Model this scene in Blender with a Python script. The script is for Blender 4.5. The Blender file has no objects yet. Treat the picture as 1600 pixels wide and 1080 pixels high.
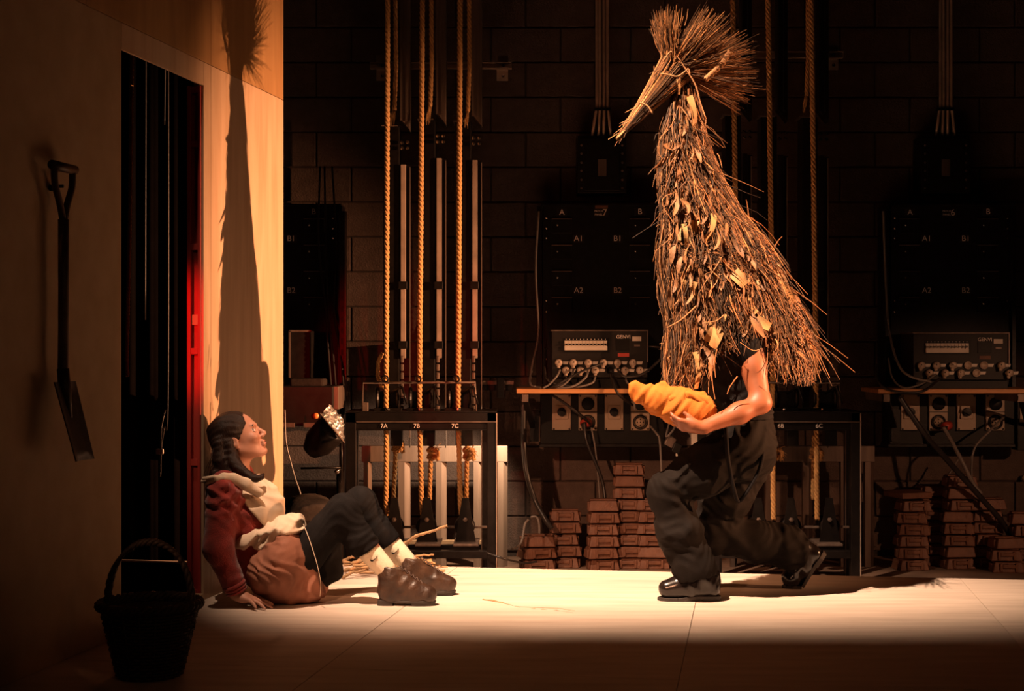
import bpy, math, random
import numpy as np
from mathutils import Vector, Matrix

# ------------------------------------------------------------------ camera, world, lights, exposure
SC = bpy.context.scene
COL = SC.collection
CH = 1.11                      # camera height above the stage deck
F = 2400.0                     # focal length in pixels of a 1600 px wide frame
cam_d = bpy.data.cameras.new('camera'); cam = bpy.data.objects.new('camera', cam_d); COL.objects.link(cam)
cam.location = (0, 0, CH); cam.rotation_euler = (math.pi / 2, 0, 0)
cam_d.sensor_width = 36.0; cam_d.lens = F / 1600 * 36.0; cam_d.clip_end = 60
SC.camera = cam
SC.view_settings.view_transform = 'Standard'; SC.view_settings.look = 'None'
SC.view_settings.gamma = 1.0; SC.view_settings.use_curve_mapping = False
SC.view_settings.exposure = 0.0
wd = bpy.data.worlds.new('world'); SC.world = wd; wd.use_nodes = True
wd.node_tree.nodes['Background'].inputs[0].default_value = (1.0, 0.62, 0.4, 1)
wd.node_tree.nodes['Background'].inputs[1].default_value = 0.0012

def P(u, v, Y): return Vector(((u - 800) / F * Y, Y, CH - (v - 540) / F * Y))
def spot(name, loc, target, watts, col, size_deg, blend, radius):
    l = bpy.data.lights.new(name, 'SPOT'); o = bpy.data.objects.new(name, l); COL.objects.link(o)
    l.energy = watts; l.color = col; l.spot_size = math.radians(size_deg); l.spot_blend = blend; l.shadow_soft_size = radius
    o.location = loc
    o.rotation_euler = (Vector(target) - Vector(loc)).to_track_quat('-Z', 'Y').to_euler()
    return o
KEY_LOC = Vector((-1.48, 4.6, 6.0)); KEY_AIM = Vector((0.62, 7.05, 0.0)); KEY_CUT = 6.22
spot('key_spot', KEY_LOC, KEY_AIM, 6700, (1.0, 0.65, 0.43), 36, 1.0, 0.03)
SIDE_LOC = Vector((6.9, 5.75, 1.75)); SIDE_AIM = Vector((-1.05, 8.05, 1.15)); SIDE_CUT = 1.22
spot('side_spot', SIDE_LOC, SIDE_AIM, 8600, (1.0, 0.45, 0.21), 29, 1.0, 0.018)
spot('backstage_spot', P(800, 640, 9.1), P(690, 760, 9.40), 62, (1.0, 0.70, 0.46), 100, 0.6, 0.02)
spot('red_spot', (-2.0, 5.0, 1.30), (-1.40, 6.75, 1.15), 170, (1.0, 0.004, 0.004), 21, 0.9, 0.04)
spot('front_fill_spot', (-3.4, -2.0, 4.2), (0.75, 9.5, -0.35), 2700, (1.0, 0.46, 0.24), 15.5, 1.0, 0.1)  # unseen general fill added to brighten the backstage
spot('right_spot', (5.2, 3.2, 2.0), (2.75, 9.5, 0.25), 330, (1.0, 0.46, 0.24), 19, 1.0, 0.05)
spot('fill_spot', (3.6, -1.5, 3.6), (-0.6, 6.4, 0.7), 60, (1.0, 0.47, 0.20), 28, 1.0, 0.15)  # unseen weak fill added for the left wall and deck

# ------------------------------------------------------------------ helpers
random.seed(7); RNG = np.random.default_rng(11)
def px(Y): return Y / F

def mat(name, col, rough=0.6, metal=0.0, var=0.15, scale=12.0, stretch=(1, 1, 1), bump=0.0, bscale=60.0, col2=None, spec=0.5, attr=False, sheen=0.0, emit=0.0):
    m = bpy.data.materials.new(name); m.use_nodes = True
    nt = m.node_tree; b = nt.nodes['Principled BSDF']; L = nt.links.new
    b.inputs['Roughness'].default_value = rough; b.inputs['Metallic'].default_value = metal
    b.inputs['Specular IOR Level'].default_value = spec
    if sheen: b.inputs['Sheen Weight'].default_value = sheen
    tc = nt.nodes.new('ShaderNodeTexCoord'); mp = nt.nodes.new('ShaderNodeMapping')
    mp.inputs['Scale'].default_value = stretch; L(tc.outputs['Object'], mp.inputs['Vector'])
    nz = nt.nodes.new('ShaderNodeTexNoise'); nz.inputs['Scale'].default_value = scale; nz.inputs['Detail'].default_value = 5
    L(mp.outputs[0], nz.inputs['Vector'])
    rp = nt.nodes.new('ShaderNodeValToRGB')
    c2 = col2 or tuple(min(1, c * (1 + var)) for c in col)
    c1 = col if col2 else tuple(c * (1 - var) for c in col)
    rp.color_ramp.elements[0].position = 0.3; rp.color_ramp.elements[1].position = 0.7
    rp.color_ramp.elements[0].color = (*c1, 1); rp.color_ramp.elements[1].color = (*c2, 1)
    L(nz.outputs['Fac'], rp.inputs['Fac'])
    out = rp.outputs['Color']
    if attr:
        a = nt.nodes.new('ShaderNodeAttribute'); a.attribute_name = 'tone'
        mx = nt.nodes.new('ShaderNodeMix'); mx.data_type = 'RGBA'; mx.blend_type = 'MULTIPLY'
        mx.inputs[0].default_value = 1.0; L(out, mx.inputs[6]); L(a.outputs['Color'], mx.inputs[7]); out = mx.outputs[2]
    L(out, b.inputs['Base Color'])
    if bump:
        n2 = nt.nodes.new('ShaderNodeTexNoise'); n2.inputs['Scale'].default_value = bscale; n2.inputs['Detail'].default_value = 4
        L(mp.outputs[0], n2.inputs['Vector'])
        bp = nt.nodes.new('ShaderNodeBump'); bp.inputs['Strength'].default_value = bump; bp.inputs['Distance'].default_value = 0.01
        L(n2.outputs['Fac'], bp.inputs['Height']); L(bp.outputs[0], b.inputs['Normal'])
    return m

M = {}
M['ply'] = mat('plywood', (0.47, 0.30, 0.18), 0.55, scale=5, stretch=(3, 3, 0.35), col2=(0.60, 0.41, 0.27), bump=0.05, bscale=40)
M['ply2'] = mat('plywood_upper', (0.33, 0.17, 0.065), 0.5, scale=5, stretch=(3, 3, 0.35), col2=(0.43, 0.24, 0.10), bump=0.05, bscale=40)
M['canvas'] = mat('painted_canvas', (0.40, 0.26, 0.14), 0.8, scale=9, col2=(0.46, 0.31, 0.18), bump=0.1, bscale=250)
M['deck'] = mat('deck_ply', (0.53, 0.42, 0.34), 0.62, scale=4, stretch=(0.6, 4, 4), col2=(0.67, 0.55, 0.46), bump=0.06, bscale=30)
M['timber'] = mat('timber', (0.42, 0.27, 0.15), 0.6, scale=7, stretch=(4, 4, 0.4), col2=(0.52, 0.35, 0.2), bump=0.08)
M['door_timber'] = mat('door_frame_red', (0.36, 0.035, 0.028), 0.5, scale=6)  # one deep red for the whole door lining
M['block'] = mat('black_block', (0.085, 0.052, 0.039), 0.75, scale=18, col2=(0.12, 0.076, 0.058), bump=0.5, bscale=110)
M['mortar'] = mat('mortar', (0.045, 0.03, 0.023), 0.9, scale=30, bump=0.3)
M['backfloor'] = mat('back_floor', (0.20, 0.12, 0.08), 0.7, scale=4, var=0.4)
M['black'] = mat('black_paint', (0.010, 0.008, 0.007), 0.42, scale=20, var=0.3, bump=0.05, spec=0.22)
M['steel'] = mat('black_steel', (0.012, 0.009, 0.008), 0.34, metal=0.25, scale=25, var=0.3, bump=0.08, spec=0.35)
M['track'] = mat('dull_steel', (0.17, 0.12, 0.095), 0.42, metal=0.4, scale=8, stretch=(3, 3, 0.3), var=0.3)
M['chrome'] = mat('bright_steel', (0.62, 0.58, 0.54), 0.22, metal=1.0, var=0.1)
M['rope'] = mat('hemp_rope', (0.48, 0.27, 0.105), 0.85, scale=40, col2=(0.66, 0.36, 0.13), bump=0.3, bscale=300)
M['weight'] = mat('rust_brown_iron', (0.13, 0.05, 0.027), 0.55, scale=14, col2=(0.21, 0.085, 0.045), bump=0.35, bscale=50)
M['cable'] = mat('cable_rubber', (0.025, 0.02, 0.018), 0.35, var=0.2)
M['greycable'] = mat('grey_cable', (0.2, 0.17, 0.15), 0.4, var=0.2)
M['shelfwood'] = mat('shelf_wood', (0.62, 0.28, 0.10), 0.5, scale=6, stretch=(0.4, 4, 4), var=0.25)
M['plate'] = mat('socket_plate', (0.40, 0.29, 0.2), 0.42, var=0.1, scale=8)
M['white'] = mat('white_plastic', (0.72, 0.62, 0.52), 0.4, var=0.08)
M['plug'] = mat('plug_plastic', (0.52, 0.40, 0.31), 0.4, var=0.25, scale=60)
M['letter'] = mat('lettering', (0.92, 0.82, 0.75), 0.5, var=0.05)
M['redplate'] = mat('red_plate', (0.5, 0.06, 0.04), 0.4, var=0.1)
M['orangeplate'] = mat('orange_dot', (0.75, 0.28, 0.07), 0.4, var=0.1)
M['dimmer'] = mat('dimmer_casing', (0.020, 0.015, 0.013), 0.45, var=0.15, spec=0.25)
M['foil'] = mat('foil', (0.85, 0.78, 0.72), 0.3, metal=0.8, scale=30, var=0.4, bump=1.0, bscale=22)
M['skin'] = mat('skin', (0.46, 0.22, 0.15), 0.5, scale=15, var=0.08)
M['skin2'] = mat('tanned_skin', (0.33, 0.105, 0.045), 0.5, scale=12, var=0.12)
M['lips'] = mat('lips', (0.45, 0.14, 0.11), 0.4)
M['eye'] = mat('eye_white', (0.75, 0.7, 0.66), 0.2, var=0.02)
M['iris'] = mat('iris', (0.05, 0.025, 0.015), 0.15)
M['hair'] = mat('dark_hair', (0.022, 0.011, 0.008), 0.42, scale=40, stretch=(4, 4, 0.6), var=0.4, bump=0.4, bscale=120, spec=0.22)
M['cardigan'] = mat('red_wool', (0.24, 0.018, 0.012), 0.9, scale=22, var=0.3, bump=0.3, bscale=220, sheen=0.3)
M['linen'] = mat('cream_linen', (0.70, 0.54, 0.40), 0.85, scale=14, var=0.06, bump=0.15, bscale=300)
M['skirt'] = mat('shaded_linen', (0.25, 0.095, 0.055), 0.8, scale=10, var=0.2, bump=0.15, bscale=240)  # cream apron linen with its shade painted in as brown
M['legging'] = mat('black_knit', (0.008, 0.0068, 0.0068), 0.85, scale=30, var=0.25, bump=0.2, bscale=300, spec=0.08)
M['sock'] = mat('white_rib', (0.72, 0.60, 0.44), 0.9, var=0.06, bump=0.2, bscale=200)
M['boot'] = mat('worn_brown_leather', (0.022, 0.010, 0.006), 0.42, scale=16, col2=(0.07, 0.033, 0.017), bump=0.3, bscale=60)
M['lace'] = mat('boot_lace', (0.07, 0.04, 0.028), 0.7)
M['sole'] = mat('sole_rubber', (0.025, 0.017, 0.013), 0.6)
M['trouser'] = mat('black_trouser', (0.010, 0.0074, 0.0062), 0.8, scale=18, var=0.25, bump=0.15, bscale=260, spec=0.08)
M['shirt'] = mat('black_shirt', (0.012, 0.010, 0.010), 0.85, var=0.3, spec=0.08)
M['shoe'] = mat('polished_leather', (0.012, 0.008, 0.007), 0.2, var=0.2, spec=0.5)
M['bundle'] = mat('ochre_cloth', (0.50, 0.145, 0.012), 0.85, scale=20, var=0.1, bump=0.2, bscale=250)
M['straw'] = mat('dry_straw', (0.38, 0.165, 0.058), 0.7, scale=30, var=0.2, attr=True)
M['leaf'] = mat('dry_leaf', (0.27, 0.12, 0.045), 0.65, scale=18, var=0.3, bump=0.3)
M['husk'] = mat('pale_husk', (0.46, 0.25, 0.095), 0.65, scale=14, var=0.2, bump=0.2)
M['core'] = mat('burlap_core', (0.03, 0.015, 0.008), 0.95, scale=60, var=0.4, bump=0.5)
M['twine'] = mat('twine', (0.5, 0.24, 0.1), 0.8)
M['wicker'] = mat('dark_wicker', (0.035, 0.02, 0.012), 0.65, scale=30, var=0.4)
M['spade'] = mat('spade_iron', (0.035, 0.02, 0.013), 0.5, metal=0.3, scale=20, var=0.4, bump=0.2)
M['spadewood'] = mat('spade_handle', (0.07, 0.035, 0.018), 0.45, scale=12, var=0.3)
M['twig'] = mat('twig_bark', (0.33, 0.19, 0.09), 0.8, scale=30, var=0.4, bump=0.3)
M['galv'] = mat('galvanised_steel', (0.50, 0.37, 0.29), 0.38, metal=0.35, scale=9, var=0.2)
M['slat'] = mat('weathered_slat', (0.22, 0.15, 0.11), 0.5, scale=7, stretch=(4, 4, 0.4), col2=(0.30, 0.21, 0.155), bump=0.08)
M['drape'] = mat('masking_black', (0.004, 0.003, 0.003), 0.95, spec=0.02)  # near-black for the added masks behind the scenery wall
M['darkleaf'] = mat('dark_leaf', (0.17, 0.075, 0.03), 0.65, scale=18, var=0.4, bump=0.3)
M['padding'] = mat('dark_cloth', (0.03, 0.022, 0.018), 0.9, var=0.3, bump=0.2, spec=0.08)
M['threshold'] = mat('pale_wood', (0.55, 0.40, 0.24), 0.5, scale=8, var=0.15)

class MB:
    def __init__(s): s.v = []; s.f = []
    def add(s, vs, fs):
        n = len(s.v); s.v.extend([tuple(p) for p in vs]); s.f.extend([tuple(n + i for i in f) for f in fs]); return s
    def box(s, c, size, R=None, taper=1.0):
        hx, hy, hz = size[0] / 2, size[1] / 2, size[2] / 2; c = Vector(c); vs = []
        for dz in (-1, 1):
            t = taper if dz > 0 else 1.0
            for dx, dy in ((-1, -1), (1, -1), (1, 1), (-1, 1)):
                p = Vector((dx * hx * t, dy * hy * t, dz * hz))
                vs.append(c + (R @ p if R else p))
        return s.add(vs, [(3, 2, 1, 0), (4, 5, 6, 7), (0, 1, 5, 4), (1, 2, 6, 5), (2, 3, 7, 6), (3, 0, 4, 7)])
    def pbox(s, u0, v0, u1, v1, Y, d):
        a = P(u0, v1, Y); b = P(u1, v0, Y)
        return s.box(((a.x + b.x) / 2, Y + d / 2, (a.z + b.z) / 2), (b.x - a.x, d, b.z - a.z))
    def tube(s, pts, r, n=6, caps=True):
        pts = [Vector(p) for p in pts]; m = len(pts)
        rs = r if isinstance(r, (list, tuple)) else [r] * m
        t0 = (pts[1] - pts[0]).normalized()
        a = t0.orthogonal().normalized(); vs = []; prev = t0
        for i, p in enumerate(pts):
            t = (pts[min(i + 1, m - 1)] - pts[max(i - 1, 0)]).normalized()
            a = (prev.rotation_difference(t) @ a); a = (a - t * a.dot(t)).normalized(); prev = t
            b = t.cross(a)
            for k in range(n):
                w = 2 * math.pi * k / n
                vs.append(p + (a * math.cos(w) + b * math.sin(w)) * rs[i])
        fs = [(i * n + k, i * n + (k + 1) % n, (i + 1) * n + (k + 1) % n, (i + 1) * n + k) for i in range(m - 1) for k in range(n)]
        if caps: fs += [tuple(range(n - 1, -1, -1)), tuple((m - 1) * n + k for k in range(n))]
        return s.add(vs, fs)
    def cyl(s, a, b, r, n=14, r2=None): return s.tube([a, b], [r, r if r2 is None else r2], n)
    def lathe(s, prof, c, axis=(0, 0, 1), n=20):
        q = Vector((0, 0, 1)).rotation_difference(Vector(axis).normalized()); c = Vector(c); vs = []
        for r, z in prof:
            for k in range(n):
                w = 2 * math.pi * k / n; vs.append(c + q @ Vector((r * math.cos(w), r * math.sin(w), z)))
        m = len(prof)
        fs = [(i * n + k, i * n + (k + 1) % n, (i + 1) * n + (k + 1) % n, (i + 1) * n + k) for i in range(m - 1) for k in range(n)]
        fs += [tuple(range(n - 1, -1, -1)), tuple((m - 1) * n + k for k in range(n))]
        return s.add(vs, fs)
    def ball(s, c, r, n=10, R=None):
        r = r if isinstance(r, (tuple, list)) else (r, r, r); vs = []; c = Vector(c); m = n // 2 + 1
        for i in range(m):
            th = math.pi * (i + 0.02) / (m - 1 + 0.04)
            for k in range(n):
                w = 2 * math.pi * k / n
                p = Vector((r[0] * math.sin(th) * math.cos(w), r[1] * math.sin(th) * math.sin(w), -r[2] * math.cos(th)))
                vs.append(c + (R @ p if R else p))
        fs = [(i * n + k, i * n + (k + 1) % n, (i + 1) * n + (k + 1) % n, (i + 1) * n + k) for i in range(m - 1) for k in range(n)]
        fs += [tuple(range(n - 1, -1, -1)), tuple((m - 1) * n + k for k in range(n))]
        return s.add(vs, fs)
    def prism(s, poly, off):
        off = Vector(off); n = len(poly); vs = [Vector(p) for p in poly] + [Vector(p) + off for p in poly]
        return s.add(vs, [tuple(range(n)), tuple(range(2 * n - 1, n - 1, -1))] + [(i, n + i, n + (i + 1) % n, (i + 1) % n) for i in range(n)])
    def torus(s, c, R, r, axis=(0, 0, 1), n=24, k=8):
        q = Vector((0, 0, 1)).rotation_difference(Vector(axis).normalized()); c = Vector(c); vs = []
        for i in range(n):
            w = 2 * math.pi * i / n
            for j in range(k):
                t = 2 * math.pi * j / k
                vs.append(c + q @ Vector(((R + r * math.cos(t)) * math.cos(w), (R + r * math.cos(t)) * math.sin(w), r * math.sin(t))))
        return s.add(vs, [(i * k + j, ((i + 1) % n) * k + j, ((i + 1) % n) * k + (j + 1) % k, i * k + (j + 1) % k) for i in range(n) for j in range(k)])
    def mesh(s, name, m, smooth=False):
        me = bpy.data.meshes.new(name); me.from_pydata(s.v, [], s.f)
        me.materials.append(M[m] if isinstance(m, str) else m)
        if smooth: me.polygons.foreach_set('use_smooth', [True] * len(me.polygons))
        me.update(); return me
    def build(s, name, m, parent=None, smooth=False, bevel=0.0, origin=None):
        if origin is not None:
            o = Vector(origin); s.v = [tuple(Vector(p) - o) for p in s.v]
        ob = bpy.data.objects.new(name, s.mesh(name, m, smooth)); COL.objects.link(ob)
        if origin is not None: ob.location = origin
        if bevel:
            md = ob.modifiers.new('bevel', 'BEVEL'); md.width = bevel; md.segments = 2; md.limit_method = 'ANGLE'; md.harden_normals = False
        if parent is not None: hang(ob, parent)
        return ob

def hang(ob, parent):
    ob.parent = parent
    ob.matrix_parent_inverse = parent.matrix_basis.inverted() if parent.parent is None else (parent.parent.matrix_basis @ parent.matrix_parent_inverse @ parent.matrix_basis).inverted()
    return ob
def tag(o, label, cat, group=None, kind=None):
    if label: o['label'] = label
    if cat: o['category'] = cat
    if group: o['group'] = group
    if kind: o['kind'] = kind
    return o
def thing(name, label, cat, loc=(0, 0, 0), group=None):
    o = bpy.data.objects.new(name, None); COL.objects.link(o); o.location = loc; o.empty_display_size = 0.1
    return tag(o, label, cat, group)
def copy_tree(o, parent=None):
    c = o.copy(); COL.objects.link(c)
    if parent is not None: c.parent = parent
    for ch in list(o.children): copy_tree(ch, c)
    return c
def text(s, parent, loc, size, m='letter', name='lettering', align='CENTER', extr=0.0008):
    cu = bpy.data.curves.new(name, 'FONT'); cu.body = s; cu.size = size; cu.align_x = align; cu.align_y = 'CENTER'; cu.extrude = extr
    cu.materials.append(M[m]); o = bpy.data.objects.new(name, cu); COL.objects.link(o)
    o.location = loc; o.rotation_euler = (math.pi / 2, 0, 0)
    me = bpy.data.meshes.new_from_object(o); mw = o.matrix_basis.copy(); bpy.data.objects.remove(o); bpy.data.curves.remove(cu)
    o = bpy.data.objects.new(name, me); COL.objects.link(o); o.matrix_basis = mw
    if parent is not None: hang(o, parent)
    return o
def spline(pts, n=8):
    pts = [Vector(p) for p in pts]; out = []
    q = [pts[0] * 2 - pts[1]] + pts + [pts[-1] * 2 - pts[-2]]
    for i in range(1, len(q) - 2):
        for k in range(n):
            t = k / n; a, b, c, d = q[i - 1], q[i], q[i + 1], q[i + 2]
            out.append(0.5 * ((2 * b) + (c - a) * t + (2 * a - 5 * b + 4 * c - d) * t * t + (3 * b - a - 3 * c + d) * t ** 3))
    out.append(pts[-1]); return out
def resample(pts, step):
    pts = [Vector(p) for p in pts]; out = [pts[0]]; acc = 0.0
    for a, b in zip(pts, pts[1:]):
        d = (b - a).length; t = step - acc
        while t <= d: out.append(a.lerp(b, t / d)); t += step
        acc = (acc + d) % step if d else acc
    return out
def rope_mesh(mb, pts, r, pitch=0.085):
    step = pitch / 9; pts = resample(pts, step); m = len(pts)
    t0 = (pts[1] - pts[0]).normalized(); a = t0.orthogonal().normalized(); prev = t0; ctr = [[], [], []]
    for i, p in enumerate(pts):
        t = (pts[min(i + 1, m - 1)] - pts[max(i - 1, 0)]).normalized()
        a = prev.rotation_difference(t) @ a; a = (a - t * a.dot(t)).normalized(); prev = t; b = t.cross(a)
        for k in range(3):
            w = -2 * math.pi * (i * step / pitch + k / 3)
            ctr[k].append(p + (a * math.cos(w) + b * math.sin(w)) * r * 0.5)
    for c in ctr: mb.tube(c, r * 0.54, 6)

# ------------------------------------------------------------------ signed-distance bodies turned into meshes
class SDF:
    def __init__(s, lo, hi, h):
        s.lo = np.array(lo, float); s.h = h; s.n = np.ceil((np.array(hi) - s.lo) / h).astype(int) + 1
        s.f = np.full(s.n, 1.0, np.float32)
    def block(s, lo, hi):
        a = np.clip(np.floor((np.array(lo) - s.lo) / s.h).astype(int), 0, s.n); b = np.clip(np.ceil((np.array(hi) - s.lo) / s.h).astype(int) + 1, 0, s.n)
        sl = tuple(slice(i, j) for i, j in zip(a, b))
        g = [s.lo[i] + np.arange(a[i], b[i]) * s.h for i in range(3)]
        X, Y, Z = np.meshgrid(*g, indexing='ij'); return sl, np.stack([X, Y, Z], -1)
    def put(s, fn, lo, hi, k=0.01, op='add'):
        pad = k + 3 * s.h
        sl, p = s.block(np.array(lo) - pad, np.array(hi) + pad)
        if p.size == 0: return s
        d = fn(p).astype(np.float32); A = s.f[sl]
        if op == 'add':
            h = np.maximum(k - np.abs(A - d), 0) / max(k, 1e-6); s.f[sl] = np.minimum(A, d) - h * h * k * 0.25
        elif op == 'sub':
            d = -d; h = np.maximum(k - np.abs(A - d), 0) / max(k, 1e-6); s.f[sl] = np.maximum(A, d) + h * h * k * 0.25
        return s
    def cap(s, a, b, ra, rb=None, k=0.02, op='add', sq=None):
        a = np.array(a, float); b = np.array(b, float); rb = ra if rb is None else rb; ab = b - a; L2 = max(float(ab @ ab), 1e-9); R = max(ra, rb)
        def fn(p):
            q = p - a; t = np.clip(q @ ab / L2, 0, 1); w = q - t[..., None] * ab
            if sq is not None: w = w / np.array(sq)
            return np.sqrt((w * w).sum(-1)) - (ra + (rb - ra) * t)
        R2 = R * (max(sq) if sq is not None else 1)
        return s.put(fn, np.minimum(a, b) - R2, np.maximum(a, b) + R2, k, op)
    def ell(s, c, r, k=0.02, op='add', R=None):
        c = np.array(c, float); r = np.array(r, float)
        def fn(p):
            q = p - c
            if R is not None: q = q @ np.array(R)
            k0 = np.sqrt(((q / r) ** 2).sum(-1)); k1 = np.sqrt(((q / r ** 2) ** 2).sum(-1)) + 1e-9
            return k0 * (k0 - 1) / k1
        m = r.max() if R is not None else r
        return s.put(fn, c - m, c + m, k, op)
    def plane(s, pt, nrm, k=0.004):      # keep the side the normal points away from
        nrm = np.array(nrm, float); nrm /= np.linalg.norm(nrm); pt = np.array(pt, float)
        sl, p = s.block(s.lo, s.lo + s.n * s.h); d = ((p - pt) @ nrm).astype(np.float32)
        h = np.maximum(k - np.abs(s.f - d), 0) / k; s.f = np.maximum(s.f, d) + h * h * k * 0.25; return s
    def warp(s, fn, width=0.05):         # add a displacement close to the surface
        m = np.abs(s.f) < width
        idx = np.argwhere(m); p = s.lo + idx * s.h
        s.f[m] += fn(p).astype(np.float32); return s
    def chain(s, pts, rs, k=0.02, sq=None):
        for i in range(len(pts) - 1): s.cap(pts[i], pts[i + 1], rs[i], rs[i + 1], k, sq=sq)
        return s
    def mesh(s):
        f = s.f; f[0], f[-1] = 1, 1; f[:, 0], f[:, -1] = 1, 1; f[:, :, 0], f[:, :, -1] = 1, 1
        ins = f < 0; n = np.array(f.shape)
        cnt = np.zeros(n - 1, np.int8)
        offs = [(i, j, k) for i in (0, 1) for j in (0, 1) for k in (0, 1)]
        for o in offs: cnt += ins[o[0]:n[0] - 1 + o[0], o[1]:n[1] - 1 + o[1], o[2]:n[2] - 1 + o[2]]
        act = (cnt > 0) & (cnt < 8); idx = np.argwhere(act); ids = np.full(n - 1, -1, np.int64); ids[act] = np.arange(len(idx))
        acc = np.zeros((len(idx), 3)); num = np.zeros(len(idx))
        for ax in range(3):
            for o in offs:
                if o[ax]: continue
                a = idx + np.array(o); e = np.zeros(3, int); e[ax] = 1; b = a + e
                fa = f[tuple(a.T)]; fb = f[tuple(b.T)]; c = (fa < 0) != (fb < 0)
                t = np.zeros(len(idx)); t[c] = fa[c] / (fa[c] - fb[c])
                q = np.array(o, float)[None, :] + t[:, None] * e; acc[c] += q[c]; num[c] += 1
        V = s.lo + (idx + acc / num[:, None]) * s.h
        faces = []
        for ax in range(3):
            e = [0, 0, 0]; e[ax] = 1; b1, b2 = (ax + 1) % 3, (ax + 2) % 3
            A = ins[:n[0] - e[0], :n[1] - e[1], :n[2] - e[2]]; B = ins[e[0]:, e[1]:, e[2]:]
            ed = np.argwhere(A != B); ed = ed[(ed[:, b1] > 0) & (ed[:, b2] > 0)]
            flip = ~A[tuple(ed.T)]
            q = []
            for d1, d2 in ((1, 1), (0, 1), (0, 0), (1, 0)):
                c = ed.copy(); c[:, b1] -= d1; c[:, b2] -= d2; q.append(ids[tuple(c.T)])
            q = np.stack(q, 1); q[flip] = q[flip][:, ::-1]; faces.append(q)
        return V, np.concatenate(faces)
    def build(s, name, m, parent=None, relax=1):
        V, Q = s.mesh()
        for _ in range(relax):           # gentle smoothing of the net
            acc = np.zeros_like(V); c = np.zeros(len(V))
            for i in range(4):
                a, b = Q[:, i], Q[:, (i + 1) % 4]
                np.add.at(acc, a, V[b]); np.add.at(c, a, 1)
            V = V * 0.5 + 0.5 * acc / np.maximum(c, 1)[:, None]
        me = bpy.data.meshes.new(name); me.vertices.add(len(V)); me.vertices.foreach_set('co', V.ravel().astype(np.float32))
        me.loops.add(Q.size); me.loops.foreach_set('vertex_index', Q.ravel().astype(np.int32))
        me.polygons.add(len(Q)); me.polygons.foreach_set('loop_start', np.arange(0, Q.size, 4, dtype=np.int32))
        me.polygons.foreach_set('use_smooth', np.ones(len(Q), bool))
        me.update(calc_edges=True); me.validate(); me.materials.append(M[m])
        o = bpy.data.objects.new(name, me); COL.objects.link(o)
        if parent is not None: hang(o, parent)
        return o

def fold(p, amp, fr, axis, seed=0, warp=0.06):
    """Cloth folds: rounded ridges in a few drifting directions, each fading in and out."""
    r = np.random.default_rng(seed); a = np.array(axis, float); a /= np.linalg.norm(a); out = 0.0
    for i in range(3):
        ai = a + r.normal(0, .38, 3); ai /= np.linalg.norm(ai); f = fr * (0.75, 1.0, 1.6)[i]
        w = sum(np.sin(p @ r.normal(0, 11, 3) + r.uniform(0, 6)) for _ in range(3)) * warp
        gate = np.clip(sum(np.sin(p @ r.normal(0, 10, 3) + r.uniform(0, 6)) for _ in range(3)) * .5 + .35, 0, 1)
        x = np.sin((p @ ai + w) * f + r.uniform(0, 6))
        out = out + gate * (x - .35 * x * x) * (1.0, .8, .5)[i]
    return amp * out

# ------------------------------------------------------------------ setting
FZ = -0.25            # theatre floor behind the raised deck
WY = 9.9              # face of the rear block wall
# stage deck: a substructure and plywood sheets laid with open joints
D1 = Vector((-0.154, -0.988, 0)); D2 = Vector((0.988, -0.154, 0)); DO = Vector((-1.165, 7.835, 0))
base = MB(); c = DO + D2 * 1.1 + D1 * 2.45
Rz = Matrix.Rotation(math.atan2(D2.y, D2.x), 3, 'Z')
base.box((c.x, c.y, -0.105), (7.9, 4.88, 0.165), Rz)
deck = base.build('floor', 'black'); tag(deck, 'raised pale plywood stage deck lit by a warm band of light', None, kind='structure')
sx = [-2.76, -1.54, -0.32, 0.90, 2.12, 3.34, 4.56, 5.05]
for i in range(len(sx) - 1):
    for t0, t1 in ((0.0, 2.44), (2.44, 4.9)):
        g = 0.0012; c = DO + D2 * ((sx[i] + sx[i + 1]) / 2) + D1 * ((t0 + t1) / 2)
        MB().box((c.x, c.y, -0.010), (sx[i + 1] - sx[i] - 2 * g, t1 - t0 - 2 * g, 0.020), Rz).build('plywood_sheet', 'deck', deck, bevel=0.0012)
fb = MB().box((0.5, 8.6, FZ - 0.02), (9.0, 6.4, 0.04)).build('floor_back', 'backfloor'); tag(fb, 'dark theatre floor below and behind the stage deck', None, kind='structure')
# rear wall of painted blocks
wb = MB().box((0.2, WY + 0.13, 1.75), (7.4, 0.24, 4.2)).build('wall_back', 'mortar'); tag(wb, 'rear wall of black painted concrete blocks', None, kind='structure')
bl = MB().box((0, 0, 0), (0.441, 0.03, 0.2165)).mesh('block', 'block')
for r in range(16):
    z = -0.102 + 0.225 * r
    for i in range(16):
        x = -3.3 + 0.45 * i + (0.014 if r % 2 else 0.239)
        o = bpy.data.objects.new('block', bl); COL.objects.link(o)
        o.location = (x + random.uniform(-.001, .001), WY + 0.008 + random.uniform(-.0025, .0025), z); hang(o, wb)
        md = o.modifiers.new('bevel', 'BEVEL'); md.width = 0.006; md.segments = 2

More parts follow.
